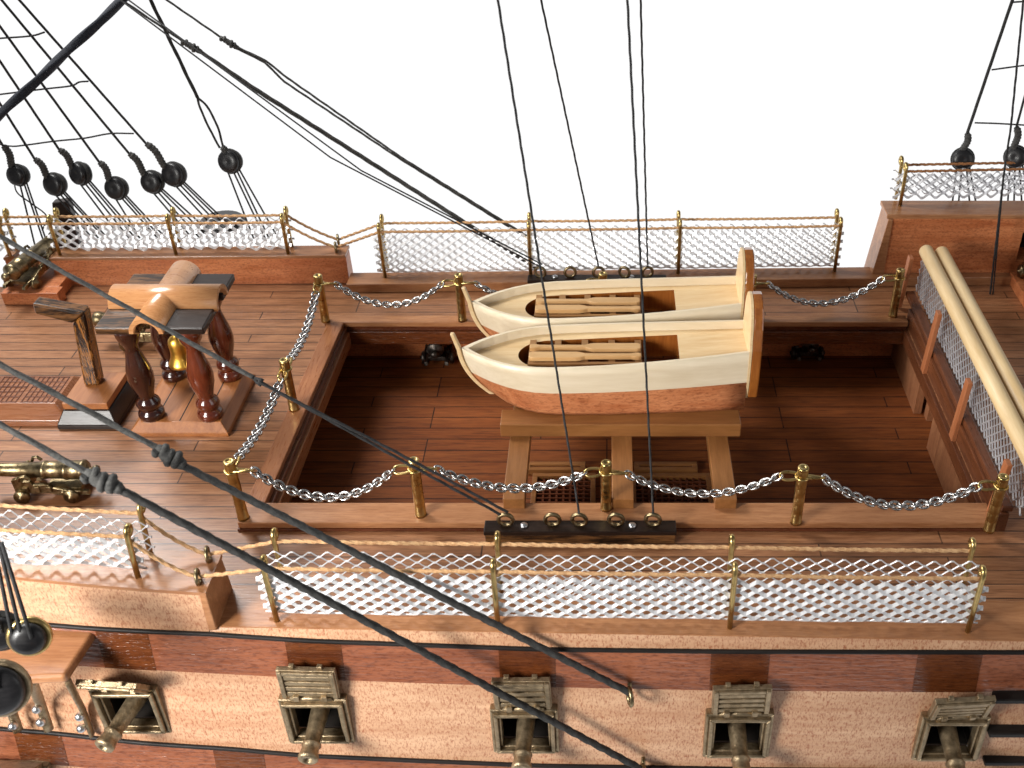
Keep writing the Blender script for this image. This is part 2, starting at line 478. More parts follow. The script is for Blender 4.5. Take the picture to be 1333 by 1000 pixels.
decksheet_mb.build('deck', M['deck'], hull)

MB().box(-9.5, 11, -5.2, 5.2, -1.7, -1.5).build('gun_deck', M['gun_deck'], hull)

# well walls under the gangways
b = MB(); b.box(-7.05, -6.88, -5.2, 5.2, -1.5, -.4); b.build('bulkhead', M['wall'], hull)
b = MB(); b.box(7.42, 7.60, 2.25, 4.75, -1.5, -.4); b.build('bulkhead', M['wall'], hull)
b = MB(); b.box(7.42, 7.60, -5.2, 0.95, -1.5, -.4); b.build('bulkhead', M['wall'], hull)
b = MB(); b.box(7.66, 7.86, 1.95, 2.2, -1.5, -.4); b.box(7.9, 8.0, .8, 2.4, -1.5, -.4); b.build('bulkhead_post', M['wall'], hull)
b = MB(); b.box(-6.88, 7.42, 4.75, 4.95, -1.5, -.4); b.build('bulkhead', M['red'], hull)
b = MB(); b.box(-6.88, 7.42, -5.4, -5.2, -1.5, -.4); b.build('bulkhead', M['red'], hull)

# coamings round the opening
b = MB(); b.box(-7.0, 7.36, -3.44, -2.86, 0.06, 0.2); b.build('coaming', M['rail'], hull, bevel=.02)
b = MB(); b.box(-7.02, 7.37, -3.47, -2.95, 0.0, 0.06); b.build('coaming_moulding', M['dark'], hull, bevel=.01)
b = MB(); b.box(-6.9, 7.36, 3.70, 4.02, 0.06, 0.2); b.build('coaming', M['rail'], hull, bevel=.02)
b = MB(); b.box(-6.5, 7.36, 3.74, 3.858, -0.06, 0.06); b.build('coaming_moulding', M['dark'], hull, bevel=.01)
b = MB(); b.box(-6.6, 7.36, 3.66, 3.856, -0.42, -0.06); b.build('deck_beam', M['block'], hull, bevel=.015)
b = MB(); b.box(-6.6, 7.36, -3.148, -3.0, -0.42, 0.0); b.build('deck_beam', M['block'], hull, bevel=.015)
b = MB()
b.hexa([(-7.0, -2.86, .06), (-6.62, -2.86, .06), (-6.42, 3.70, .06), (-6.82, 3.70, .06), (-7.0, -2.86, .2), (-6.62, -2.86, .2), (-6.42, 3.70, .2), (-6.82, 3.70, .2)])
b.build('coaming', M['railY'], hull, bevel=.02)
b = MB()
b.hexa([(-6.74, -2.95, -.06), (-6.54, -2.95, -.06), (-6.36, 3.7, -.06), (-6.72, 3.7, -.06), (-6.74, -2.95, .06), (-6.54, -2.95, .06), (-6.36, 3.7, .06), (-6.72, 3.7, .06)])
b.build('coaming_moulding', M['darkY'], hull, bevel=.01)
b = MB(); b.hexa([(-6.715, -2.99, -.42), (-6.46, -2.99, -.42), (-6.30, 3.65, -.42), (-6.715, 3.65, -.42), (-6.715, -2.99, -.06), (-6.46, -2.99, -.06), (-6.30, 3.65, -.06), (-6.715, 3.65, -.06)])
b.build('deck_beam', M['railY'], hull, bevel=.015)
# quarterdeck edge on the right: lower beam, inset face, top rail
b = MB(); b.box(7.28, 7.42, -3.2, 3.9, -.36, -.02); b.build('deck_beam', M['darkY'], hull, bevel=.015)
b = MB(); b.box(7.385, 7.58, -3.44, 3.98, -.02, .42); b.build('barricade_face', M['darkY'], hull, bevel=.01)
b = MB(); b.box(7.44, 7.66, -3.38, 4.6, .42, .55); b.build('barricade_rail', M['darkY'], hull, bevel=.025)

# main rails
def strip(mb, xs, inner, z0, z1, side):
    for a, c in zip(xs, xs[1:]):
        ya, yc = side*hw(a), side*hw(c)
        ia, ic = side*(hw(a)-inner), side*(hw(c)-inner)
        mb.hexa([(a, min(ya, ia), z0), (c, min(yc, ic), z0), (c, max(yc, ic), z0), (a, max(ya, ia), z0),
                 (a, min(ya, ia), z1), (c, min(yc, ic), z1), (c, max(yc, ic), z1), (a, max(ya, ia), z1)])
b = MB(); strip(b, [-6.7, 13.5], .92, 0.0, RAILZ, -1); b.build('rail', M['rail'], hull, bevel=.02)
b = MB(); strip(b, [-6.7, 13.5], .62, 0.0, RAILZ, 1); b.build('rail', M['rail'], hull, bevel=.02)

# hull side, in bands measured along the sheer
def sheer(pts, off):
    xs, zs = [], []
    for (px, py) in pts:
        X = (px-790)/76.0
        for _ in range(4):
            p = PY(px, py, -(hw(X)+off)); X = p.x
        xs.append(p.x); zs.append(p.z)
    return lambda x: float(np.interp(x, xs, zs)), (xs, zs)
L1pts = [(-120, 800), (0, 806), (60, 811), (120, 816), (270, 823), (400, 832), (510, 836), (700, 843), (950, 846), (1333, 847), (1500, 847)]
WBpts = [(-120, 848), (0, 858), (100, 865), (204, 871), (300, 876), (450, 884), (640, 891), (729, 893), (924, 897), (1193, 899), (1500, 899)]
L2pts = [(-120, 930), (0, 947), (75, 953), (180, 965), (300, 973), (400, 982), (510, 987), (700, 995), (834, 997), (1000, 1000), (1500, 1003)]
O1, OW, O2 = .05, .18, .34
zL1, _ = sheer(L1pts, O1); zWB, _ = sheer(WBpts, OW); zL2, _ = sheer(L2pts, O2)

def band(mb, x0, x1, top, bot, n=None, thick=.12):
    """closed slab along the ship's side between two sheer lines; top/bot = (z function, outward offset)"""
    n = n or max(1, int((x1-x0)/.6))
    for i in range(n):
        a = x0 + (x1-x0)*i/n; c = x0 + (x1-x0)*(i+1)/n
        q = []
        for (x) in (a, c):
            yt = -(hw(x)+top[1]); yb = -(hw(x)+bot[1]); q.append((x, yt, yb, top[0](x), bot[0](x)))
        (xa, ta, ba, zta, zba), (xc, tc_, bc, ztc, zbc) = q
        mb.hexa([(xa, ba, zba), (xc, bc, zbc), (xc, bc+thick, zbc), (xa, ba+thick, zba),
                 (xa, ta, zta), (xc, tc_, ztc), (xc, tc_+thick, ztc), (xa, ta+thick, zta)])
    return mb

def weld(o):
    me = o.data; bm = bmesh.new(); bm.from_mesh(me)
    bmesh.ops.remove_doubles(bm, verts=bm.verts, dist=1e-4)
    dead = [f for f in bm.faces if False]
    bm.to_mesh(me); bm.free(); return o

XL, XR = -14.5, 11.0
PORTS = [(172, 921, 38), (414, 934, 10), (684, 947, 12), (960, 953, 15), (1236, 957, 24)]
PX0 = []
for (px, py, tl) in PORTS:
    X = (px-790)/76.0
    for _ in range(4): p = PY(px, py, -(hw(X)+.27)); X = p.x
    PX0.append(p)
PWX, PHZ = .44, .44                                  # half opening

# sheer strake under the rail (thin pale edge), then the black moulding
ztop = lambda x: RAILZ - .001 if x > -6.75 else 1.0
b = MB(); band(b, -6.75, XR, (lambda x: .24, .004), (lambda x: zL1(x), O1)); weld(b.build('sheer_strake', M['pale'], hull))
b = MB(); b.tube([(x, -(hw(x)+O1+.03), zL1(x)-.01) for x in np.linspace(XL, XR, 60)], .042, 6); b.build('moulding', M['black'], hull)
b = MB(); b.tube([(x, -(hw(x)+O2+.03), zL2(x)) for x in np.linspace(XL, XR, 60)], .042, 6); b.build('moulding', M['black'], hull)
# wale with glossy darker blocks above each gun port
BL = [(140, 205), (377, 448), (650, 723), (925, 1001), (1193, 1277)]
BX = []
for (a, c) in BL:
    r_ = []
    for px in (a, c):
        X = (px-790)/76.0
        for _ in range(4): X = PY(px, 865, -(hw(X)+.12)).x
        r_.append(X)
    BX.append(r_)
wt, wbm = (lambda x: zL1(x)-.03, O1+.02), (lambda x: zWB(x), OW+.03)
cur = XL
for (a, c) in BX + [(XR, XR)]:
    b = MB(); band(b, cur, a, wt, wbm); weld(b.build('wale', M['wale'], hull))
    if c > a:
        b = MB(); band(b, a, c, (wt[0], wt[1]+.006), (wbm[0], wbm[1]+.006), 1); b.build('wale_block', M['block'], hull)
    cur = c
# pale gun band with real openings at the ports
zt, zb = (lambda x: zWB(x), OW), (lambda x: zL2(x), O2)
def mid(f):
    return (lambda x: zWB(x)*(1-f)+zL2(x)*f, OW*(1-f)+O2*f)
b = MB(); cur = XL
for p in PX0:
    x0, x1 = p.x-PWX, p.x+PWX
    band(b, cur, x0, zt, zb)
    f0 = (zWB(p.x)-(p.z+PHZ))/(zWB(p.x)-zL2(p.x)); f1 = (zWB(p.x)-(p.z-PHZ))/(zWB(p.x)-zL2(p.x))
    band(b, x0, x1, zt, mid(f0), 1); band(b, x0, x1, mid(f1), zb, 1)
    cur = x1
band(b, cur, XR, zt, zb)
weld(b.build('gun_band', M['pale'], hull))
for p in PX0:
    b = MB(); y = p.y
    b.box(p.x-.5, p.x+.5, y+1.0, y+1.06, p.z-.5, p.z+.5)
    b.box(p.x-.5, p.x-.44, y+.14, y+1.0, p.z-.5, p.z+.5); b.box(p.x+.44, p.x+.5, y+.14, y+1.0, p.z-.5, p.z+.5)
    b.box(p.x-.44, p.x+.44, y+.14, y+1.0, p.z-.5, p.z-.44); b.box(p.x-.44, p.x+.44, y+.14, y+1.0, p.z+.44, p.z+.5)
    b.build('port_shade', M['void_shade'], hull)  # dark box behind the opening, its shade put into the colour
# lower wale and the band under it
zL3 = lambda x: zL2(x)-.75
lt, lb = (lambda x: zL2(x)-.03, O2+.02), (zL3, .52)
LB = []
for (a, c) in [(32, 91), (279, 343)]:
    r_ = []
    for px in (a, c):
        X = (px-790)/76.0
        for _ in range(4): X = PY(px, 985, -(hw(X)+.4)).x
        r_.append(X)
    LB.append(r_)
cur = XL
for (a, c) in LB + [(XR, XR)]:
    b = MB(); band(b, cur, a, lt, lb); weld(b.build('wale', M['wale'], hull))
    if c > a:
        b = MB(); band(b, a, c, (lt[0], lt[1]+.006), (lb[0], lb[1]+.006), 1); b.build('wale_block', M['block'], hull)
    cur = c
b = MB(); band(b, XL, XR, (zL3, .5), (lambda x: zL3(x)-2.6, .75)); weld(b.build('gun_band', M['pale'], hull))
# far side of the hull
b = MB()
for a, c in zip(np.linspace(-14.5, 13, 12), np.linspace(-14.5, 13, 12)[1:]):
    b.hexa([(a, hwf(a)-.12, -5), (c, hwf(c)-.12, -5), (c, hwf(c)+.3, -5), (a, hwf(a)+.3, -5), (a, hwf(a)-.12, -.01), (c, hwf(c)-.12, -.01), (c, hwf(c), -.01), (a, hwf(a), -.01)])
weld(b.build('hull_planking', M['pale'], hull))

# forecastle bulwarks (raised blocks left of the waist)
FBX = -6.72
P_ft = PY(271, 770, -hw(FBX))
topn = P_ft.z
def fz(x): return topn + 0.055*max(0.0, FBX-x) + .002*max(0, FBX-x)**2
b = MB(); xs = np.linspace(-14.5, FBX, 9)
for a, c in zip(xs, xs[1:]):
    b.hexa([(a, -(hw(a)+O1), zL1(a)), (c, -(hw(c)+O1), zL1(c)), (c, -(hw(c)-.9), 0), (a, -(hw(a)-.9), 0),
            (a, -hw(a), fz(a)-.07), (c, -hw(c), fz(c)-.07), (c, -(hw(c)-.86), fz(c)-.07), (a, -(hw(a)-.86), fz(a)-.07)])
weld(b.build('forecastle_bulwark', M['pale'], hull))
b = MB(); xs = list(xs[:-1]) + [FBX+.13]
for a, c in zip(xs, xs[1:]):
    b.hexa([(a, -(hw(a)+.03), fz(a)-.07), (c, -(hw(c)+.03), fz(c)-.07), (c, -(hw(c)-.88), fz(c)-.07), (a, -(hw(a)-.88), fz(a)-.07),
            (a, -(hw(a)+.03), fz(a)), (c, -(hw(c)+.03), fz(c)), (c, -(hw(c)-.88), fz(c)), (a, -(hw(a)-.88), fz(a))])
weld(b.build('rail', M['rail'], hull))
# end post of the near bulwark
b = MB(); b.hexa([(FBX+.002, -(hw(FBX)+.06), zL1(FBX)+.05), (FBX+.14, -(hw(FBX)+.06), zL1(FBX)+.05), (FBX+.14, -(hw(FBX)-.9), .252), (FBX+.002, -(hw(FBX)-.9), .252),
                  (FBX+.002, -(hw(FBX)+.02), topn-.072), (FBX+.12, -(hw(FBX)+.02), topn-.072), (FBX+.12, -(hw(FBX)-.86), topn-.072), (FBX+.002, -(hw(FBX)-.86), topn-.072)])
b.build('bulwark_end', M['rail'], hull, bevel=.02)

# far forecastle bulwark: two blocks with the bow gun's gap between them
F0 = PY(449, 333, 5.92); FTZ = F0.z
FX1 = F0.x
G0 = PY(66, 333, 5.92).x; G1 = PY(17, 333, 5.92).x
for (a, c) in ((G0, FX1), (-15.5, G1)):
    b = MB(); b.hexa([(a, 5.80, 0), (c, 5.95, 0), (c, hwf(c)+.25, 0), (a, hwf(a)+.25, 0), (a, 5.85, FTZ-.09), (c, 6.0, FTZ-.09), (c, hwf(c)+.2, FTZ-.09), (a, hwf(a)+.2, FTZ-.09)])
    b.build('forecastle_bulwark', M['red'], hull)
    b = MB(); b.hexa([(a, 5.80, FTZ-.088), (c, 5.95, FTZ-.088), (c, hwf(c)+.3, FTZ-.088), (a, hwf(a)+.3, FTZ-.088), (a, 5.80, FTZ), (c, 5.95, FTZ), (c, hwf(c)+.3, FTZ), (a, hwf(a)+.3, FTZ)])
    b.build('rail', M['rail'], hull, bevel=.015)
b = MB(); b.hexa([(G1, 5.86, 0), (G0, 5.86, 0), (G0, 6.6, 0), (G1, 6.6, 0), (G1, 5.86, .32), (G0, 5.86, .32), (G0, 6.6, .32), (G1, 6.6, .32)])
b.build('port_sill', M['red'], hull)

# far quarterdeck bulwark
Q0 = PY(1163, 279, 6.05); QZ = Q0.z; QX = Q0.x
PORTX = PY(1345, 330, 6.05)
b = MB()
b.box(QX, PORTX.x-.40, 6.05, 6.75, 0, QZ-.12)
b.box(PORTX.x-.40, PORTX.x+.5, 6.05, 6.75, 0, .62)
b.box(PORTX.x-.40, PORTX.x+.5, 6.05, 6.75, 1.42, QZ-.12)
b.box(PORTX.x+.5, 14.0, 6.05, 6.75, 0, QZ-.12)
b.build('quarterdeck_bulwark', M['red'], hull)
b = MB(); b.box(PORTX.x-.5, PORTX.x+.6, 6.76, 6.8, .5, 1.5); b.build('port_shade', M['void_shade'], hull)  # dark sheet across the port, painted in place of shade
b = MB(); b.hexa([(QX-.16, 6.02, QZ-.118), (14, 6.02, QZ-.118), (14, 6.85, QZ-.118), (QX-.16, 6.85, QZ-.118), (QX-.16, 6.02, QZ), (14, 6.02, QZ), (14, 6.85, QZ), (QX-.16, 6.85, QZ)])
b.build('rail', M['rail'], hull, bevel=.02)
b = MB(); b.hexa([(QX-.34, 5.98, .0), (QX, 5.98, .0), (QX, 6.78, .0), (QX-.34, 6.78, .0), (QX-.12, 5.98, QZ-.12), (QX, 5.98, QZ-.12), (QX, 6.78, QZ-.12), (QX-.12, 6.78, QZ-.12)])
b.build('bulwark_end', M['rail'], hull, bevel=.02)

# side steps on the right
for i, (py, px0) in enumerate(((904, 1292), (948, 1285), (985, 1279))):
    y = -(hw(7)+.30); p = PY(px0, py, y)
    b = MB(); b.box(p.x, p.x+1.6, y-.16, y+.05, p.z-.06, p.z+.05); b.build('side_step', M['black'], hull, bevel=.02)


# ================================================================== HAMMOCK NETTINGS
def netting_mesh(length, prof, cell=.30, rows=22, wd=.034, th=.012, mat='alu', name='mesh', parent=None, at=None, jitter=.006, ragged=.10, face=True):
    """expanded metal strip: zigzag strands along x, laid on a cross profile (y, z) of given polyline"""
    seg = [0.0]
    for a, c in zip(prof, prof[1:]): seg.append(seg[-1] + math.hypot(c[0]-a[0], c[1]-a[1]))
    tot = seg[-1]
    ys = [p[0] for p in prof]; zs = [p[1] for p in prof]
    def P(x, s_):
        s_ = min(max(s_, 0), tot)
        wob = jitter*(math.sin(x*1.7+s_*2.1) + math.sin(x*4.3+1.3))
        return Vector((x, float(np.interp(s_, seg, ys))+wob, float(np.interp(s_, seg, zs))+wob*.4))
    pitch = tot/rows
    half = cell/2
    n = int(length/half)
    mb = MB()
    amp = pitch*0.5*.84
    for r in range(rows):
        sc = (r+.5)*pitch
        front = sc < tot*.5
        if face and abs(float(np.interp(sc, seg, ys))) < abs(ys[0])*.80: continue
        wd_ = wd if front else .013
        x_s = -ragged*random.random(); x_e = length + ragged*random.random()
        pts = []
        for i in range(n+1):
            up = 1 if (i + r) % 2 == 0 else -1
            x = i*half
            # short flat bond at each node, so neighbouring strands fuse
            pts.append((x-half*.16, sc+up*amp)); pts.append((x+half*.16, sc+up*amp))
        pr = [P(x, s_) for (x, s_) in pts]
        prev = None
        for i, (x, s_) in enumerate(pts):
            p = pr[i]
            d = (P(x, s_+.02)-P(x, s_-.02)); d = d.normalized() if d.length > 1e-6 else Vector((0, 0, 1))
            nrm = Vector((0, -d.z, d.y))
            dn = 0.0
            ph = math.radians(26 if front else -40) if face else 0.0
            d2 = (d*math.cos(ph) - nrm*math.sin(ph)).normalized(); n2 = Vector((0, -d2.z, d2.y))
            q = mb.add([p - d2*wd_ - n2*th, p + d2*wd_ - n2*th, p + d2*wd_ + n2*th, p - d2*wd_ + n2*th])
            if prev is not None:
                for j in range(4):
                    k = (j+1) % 4
                    mb.face((prev+j, prev+k, q+k, q+j))
            prev = q
    o = mb.build(name, M[mat], None, loc=(0, 0, 0))
    o.parent = parent
    if at is not None: o.location = at
    return o

def U(w2, h, h2=None, r=.12, base=.07):
    h2 = h2 or h
    return [(-w2, h), (-w2, base+r), (-w2+r*.3, base+r*.3), (-w2+r, base), (w2-r, base), (w2-r*.3, base+r*.3), (w2, base+r), (w2, h2)]

def stanchion(parent, x, w2, h, both=True, r=.048):
    for sg in (-1, 1):
        b = MB(); y = sg*w2
        pts = [(x, y, 0), (x, y, h*.5), (x, y, h-.14), (x, y, h-.10)]
        for i in range(10):
            a = PI + PI*1.9*i/9
            pts.append((x + .0 + .055*math.sin(a*1.0)*0, y + .075 + .075*math.cos(a), h-.02 - .085*math.sin(a)*1.0))
        b.tube(pts, r, 8)
        o = b.build('stanchion', M['brass'], None, loc=(0, 0, 0)); o.parent = parent

def netting(label, a, c, stan, w2, h, rope_pts=None, net_h=1.02, rows=22, cell=.30, mat='alu', rope_mat='tan', rope_z=None, flip=1, jit=.006):
    a = Vector(a); c = Vector(c); L = (c-a).length
    t = thing('hammock_netting', label, 'netting', a, 'hammock nettings along the rails')
    d = c-a; yaw = math.atan2(d.y, d.x); pit = -math.atan2(d.z, math.hypot(d.x, d.y))
    t.rotation_euler = (0, pit, yaw)
    o = netting_mesh(L+.34, U(w2-.05, net_h, net_h), cell, rows, mat=mat, name='wire_mesh', parent=t, at=(-.17, 0, 0), jitter=jit)
    for f in stan: stanchion(t, f*L, w2, h)
    rz = rope_z or h-.12
    for sg in (-1, 1):
        pts = [(-.02, sg*w2 + .03, rz)]
        fs = sorted(stan)
        for f0, f1 in zip(fs, fs[1:]):
            pts += sag((f0*L, sg*w2+.03, rz), (f1*L, sg*w2+.03, rz), .015)[1:]
        pts.append((L+.06, sg*w2+.03, rz))
        if rope_pts:
            inv = Matrix.Rotation(yaw, 4, 'Z') @ Matrix.Rotation(pit, 4, 'Y')
            inv = inv.inverted()
            q = [inv @ (Vector(p)-a) for p in rope_pts[sg]]
            end = rope_pts['end']
            if end == 'right': pts = pts[:-1] + q
            else: pts = q + pts[1:]
        b = MB(); rope_mb(b, pts, .040, step=.017, pitch=.20, depth=.55)
        o = b.build('rail_rope', M[rope_mat], None, loc=(0, 0, 0)); o.parent = t
    return t

# eyes on the forecastle blocks where the rail ropes dip
NE_R, NE_F = PZ(270, 722, topn+.13), PZ(257, 751, topn+.13)
FE_R, FE_F = PZ(440, 312, FTZ+.13), PZ(437, 322, FTZ+.13)
NW0, NW1 = PZ(361, 808, RAILZ), PZ(1260, 822, RAILZ)
FW0, FW1 = PZ(501, 361, RAILZ), PZ(1086, 353, RAILZ)
W2 = .32
mid_off = Vector((0, W2, 0))
near_front_start = NW0 + Vector((0, 0, 1.22)); near_rear_start = NW0 + Vector((0, 2*W2, 1.22))
netting('long near hammock netting in front of the well, white wire mesh on four brass stanchions', NW0+mid_off, NW1+mid_off,
        [0, .322, .658, 1], W2, 1.34, rope_pts={-1: [NE_F, near_front_start], 1: [NE_R, near_rear_start], 'end': 'left'}, net_h=1.05, rows=22)
W2F = .24
mo = Vector((0, W2F, 0))
netting('long far hammock netting behind the two boats, four brass stanchions', FW0+mo, FW1+mo,
        [0, .322, .65, 1], W2F, 1.42, rope_pts={-1: [FE_F, FW0+Vector((0, 0, 1.3))], 1: [FE_R, FW0+Vector((0, 2*W2F, 1.3))], 'end': 'left'}, net_h=1.18, rows=22)
# forecastle
def topz(px, py):
    z = topn
    for _ in range(5):
        p = PZ(px, py, z); z = fz(p.x)
    return p
NF1 = topz(180, 751); NF0 = topz(-120, 733)
netting('near forecastle netting at the left edge with tan ropes, above the raised bulwark', NF0+Vector((0, .28, 0)), NF1+Vector((0, .28, 0)),
        [0, 1], .28, 1.0, rope_pts={-1: [NF1+Vector((0, .03, .87)), *sag(NF1+Vector((0, .03, .87)), NE_F, .12, 6)[1:]],
                                    1: [NF1+Vector((0, .59, .87)), *sag(NF1+Vector((0, .59, .87)), NE_R, .12, 6)[1:]], 'end': 'right'}, net_h=.82, rows=15, jit=.02)
FF0, FF1 = PZ(78, 332, FTZ), PZ(375, 330, FTZ)
m3 = Vector((0, .2, 0))
netting('far forecastle netting behind the belfry and the bent funnel', FF0+m3, FF1+m3,
        [0, .508, 1], .2, 1.0, rope_pts={-1: [FF1+Vector((0, .03, .88)), *sag(FF1+Vector((0, .03, .88)), FE_F, .06, 6)[1:]],
                                          1: [FF1+Vector((0, .43, .88)), *sag(FF1+Vector((0, .43, .88)), FE_R, .06, 6)[1:]], 'end': 'right'}, net_h=.86, rows=14, cell=.36, jit=.02)
FG1 = PZ(13, 333, FTZ); FG0 = PZ(-130, 334, FTZ)
netting('stub of far forecastle netting left of the bow gun', FG0+m3, FG1+m3,
        [0, 1], .2, 1.0, rope_pts={-1: [FG1+Vector((0, .03, .88)), FF0+Vector((0, .03, .88))], 1: [FG1+Vector((0, .43, .88)), FF0+Vector((0, .43, .88))], 'end': 'right'},
        net_h=.86, rows=14, cell=.36)
QN0 = PZ(1171, 268, QZ); QN1 = PZ(1560, 258, QZ)
netting('quarterdeck netting with brown ropes on the tall red bulwark at upper right', QN0+m3, QN1+m3,
        [0, 1], .2, 1.05, net_h=.82, rows=13, cell=.36, rope_mat='brown', mat='steelmesh', jit=.02)

# ------------------------------------------------------------------ eyes on the forecastle blocks
def eyebolt(label, loc, normal=(1, 0, 0), R=.12, r=.036, mat='oldbrass', group='brass eyes for the rail ropes', shank=.14, up=0.0):
    t = thing('eyebolt', label, 'eyebolt', loc, group)
    b = MB(); c = Vector(loc) + Vector((0, 0, shank + R - .05 + up))
    b.ring(c, R, r, normal, 20, 8); b.build('eye', M[mat], t)
    b = MB(); b.lathe([(r, -.1), (r, shank-.03), (r*1.4, shank-.02)], loc, (0, 0, 1), 8); b.build('shank', M[mat], t)
    return t
for e_, l_ in ((NE_R, 'brass rope eye on the near forecastle block, further from the viewer'), (NE_F, 'brass rope eye at the outer edge of the near forecastle block'),
               (FE_R, 'brass rope eye on the far forecastle block, outboard of its twin'), (FE_F, 'brass rope eye on the far forecastle block, nearer the deck')):
    eyebolt(l_, Vector((e_.x, e_.y, e_.z-.13)), (.96, .25, 0), shank=.06)


# ================================================================== CHAIN POSTS AND CHAINS
CZ = .2
POST = {
    'a': (317, 674, 1.40, 'brass chain post at the near left corner of the well'),
    'b': (548, 670, 1.36, 'brass chain post on the near coaming, left of the black eyebolt bar'),
    'c': (789, 662, 1.15, 'brass chain post on the near coaming behind the black eyebolt bar'),
    'd': (1036, 680, 1.36, 'brass chain post on the near coaming right of the eyebolt bar'),
    'e': (1287, 690, 1.32, 'brass chain post at the near right corner beside the barricade'),
    'f': (383, 533, 1.30, 'brass chain post midway along the left coaming beside the belfry'),
    'g': (424, 418, 1.28, 'brass chain post at the far left corner of the well'),
    'h': (602, 417, 1.28, 'brass chain post on the far coaming left of the boats'),
    'i': (785, 416, 1.30, 'brass chain post peeking over the far boat, far coaming'),
    'j': (975, 414, 1.20, "brass chain post just behind the far boat's stern"),
    'k': (1162, 411, 1.30, 'brass chain post at the far right corner of the well'),
}
PP = {k: PZ(v[0], v[1], CZ) for k, v in POST.items()}
LINKS = [('f', 'g', .22), ('a', 'f', .17), ('a', 'b', .66), ('b', 'c', .42), ('c', 'd', .46), ('d', 'e', .58),
         ('g', 'h', .58), ('h', 'i', .5), ('i', 'j', .5), ('j', 'k', .62)]
CH_LABEL = {'fg': 'steel chain along the far half of the left coaming', 'af': 'steel chain along the near half of the left coaming',
            'ab': 'steel chain at the near left, sagging deepest over the coaming', 'bc': 'steel chain in front of the left boat skid',
            'cd': 'steel chain in front of the right boat skid', 'de': 'steel chain at the near right beside the barricade',
            'gh': 'steel chain at the far left, left of the boats', 'hi': 'steel chain behind the far boat, bow half',
            'ij': 'steel chain behind the far boat, stern half', 'jk': "steel chain at the far right, right of the boats' sterns"}
dirs = {k: [] for k in POST}
for a, c, s_ in LINKS:
    d = (PP[c]-PP[a]).normalized(); dirs[a].append(d); dirs[c].append(-d)
for k, (px, py, h, lab) in POST.items():
    p = PP[k]
    t = thing('chain_post', lab, 'chain post', p, 'brass posts that carry the chains')
    b = MB(); r = .104
    prof = [(r*1.1, 0), (r*1.05, .06)]
    z = .06
    for i in range(6):
        z1 = z + (h-.12)/6
        prof += [(r, z+.008), (r, z1-.012), (r*.972, z1)]; z = z1
    prof += [(r*1.02, h-.05), (r*1.02, h-.02), (r*.9, h), (r*.45, h), (r*.42, h-.02)]
    b.lathe(prof, p, (0, 0, 1), 16); b.build('post', M['brass'], t)
    for d in dirs[k]:
        b = MB(); c0 = p + Vector((0, 0, h-.22))
        sd = d.cross(Vector((0, 0, 1))).normalized()
        pts = [c0 + d*(.02) + sd*.05, c0 + d*.20 + sd*.07 + Vector((0, 0, .02)), c0 + d*.34 + sd*.05 + Vector((0, 0, .02)), c0 + d*.40 + Vector((0, 0, -.02)),
               c0 + d*.33 - sd*.06 + Vector((0, 0, -.06)), c0 + d*.2 - sd*.07 + Vector((0, 0, -.05)), c0 + d*.06 - sd*.05 + Vector((0, 0, -.02))]
        b.tube(smooth(pts, 4), .030, 7); b.build('hook', M['brass'], t)
        b = MB(); b.tube([c0 + Vector((math.cos(q)*(r+.012), math.sin(q)*(r+.012), -.01)) for q in np.linspace(0, 2*PI, 17)[:-1]], .026, 6, closed=True)
    b.build('hook', M['brass'], t)

def chain(label, a, c, s_):
    n = 80; base = [lerp(a, c, i/n) - Vector((0, 0, 4*s_*(i/n)*(1-i/n))) for i in range(n+1)]
    tot = 0; cum = [0]
    for p, q in zip(base, base[1:]): tot += (q-p).length; cum.append(tot)
    pitch = .122; k = max(2, int(round(tot/pitch)))
    def at(d): 
        return Vector([float(np.interp(d, cum, [q[i] for q in base])) for i in range(3)])
    mb = MB()
    hor = Vector((c.x-a.x, c.y-a.y, 0)).normalized()
    sd = hor.cross(Vector((0, 0, 1))).normalized()
    tw = random.uniform(-.1, .3)
    for i in range(k):
        d = tot*(i+.5)/k
        p = at(d); t = (at(min(tot, d+.03))-at(max(0, d-.03))).normalized()
        up = sd.cross(t).normalized()
        ang = (.42 if i % 2 else -.42) + tw + .08*random.uniform(-1, 1)
        u = sd*math.cos(ang) + up*math.sin(ang)
        # curb link: slightly skewed stadium
        pts = []
        for q in range(12):
            g = 2*PI*q/12
            pts.append(p + t*(.108*math.cos(g) + .02*math.sin(g)) + u*(.080*math.sin(g)))
        mb.tube(pts, .0255, 6, closed=True)
    o = mb.build('chain', M['steel'])
    tag(o, label, 'chain', 'steel chains slung between brass posts')
for a, c, s_ in LINKS:
    pa, pc = PP[a], PP[c]; d = (pc-pa).normalized()
    chain(CH_LABEL[a+c], pa + Vector((0, 0, POST[a][2]-.25)) + d*.40, pc + Vector((0, 0, POST[c][2]-.25)) - d*.40, s_)


# ================================================================== BOATS ON THEIR SKIDS
BZ = .77
def skid_beam(px, lab, x1off=0):
    p = PZ(px, 655, CZ+.25)
    t = MB(); t.box(p.x-.21, p.x+.21, -3.05, 3.76, CZ+.002, CZ+.25)
    o = t.build('skid_beam', M['skidY'], bevel=.015)
    tag(o, lab, 'beam', 'beams across the well under the boats')
skid_beam(668, 'tan beam across the well under the bow end of the boats')
skid_beam(811, 'tan middle beam across the well, behind the brass post')
skid_beam(946, 'tan beam across the well under the stern end of the boats')
for (y0, lab) in ((-1.13, 'tan plank along the near side under the near boat, lying on three beams'), (2.15, 'tan plank under the far side of the far boat')):
    x0 = PY(651, 556, y0).x; x1 = PY(965, 556, y0).x
    t = MB(); t.box(x0, x1, y0, y0+.52, CZ+.252, BZ); o = t.build('skid_plank', M['skid'], bevel=.02)
    tag(o, lab, 'plank', 'planks that the boats rest on')
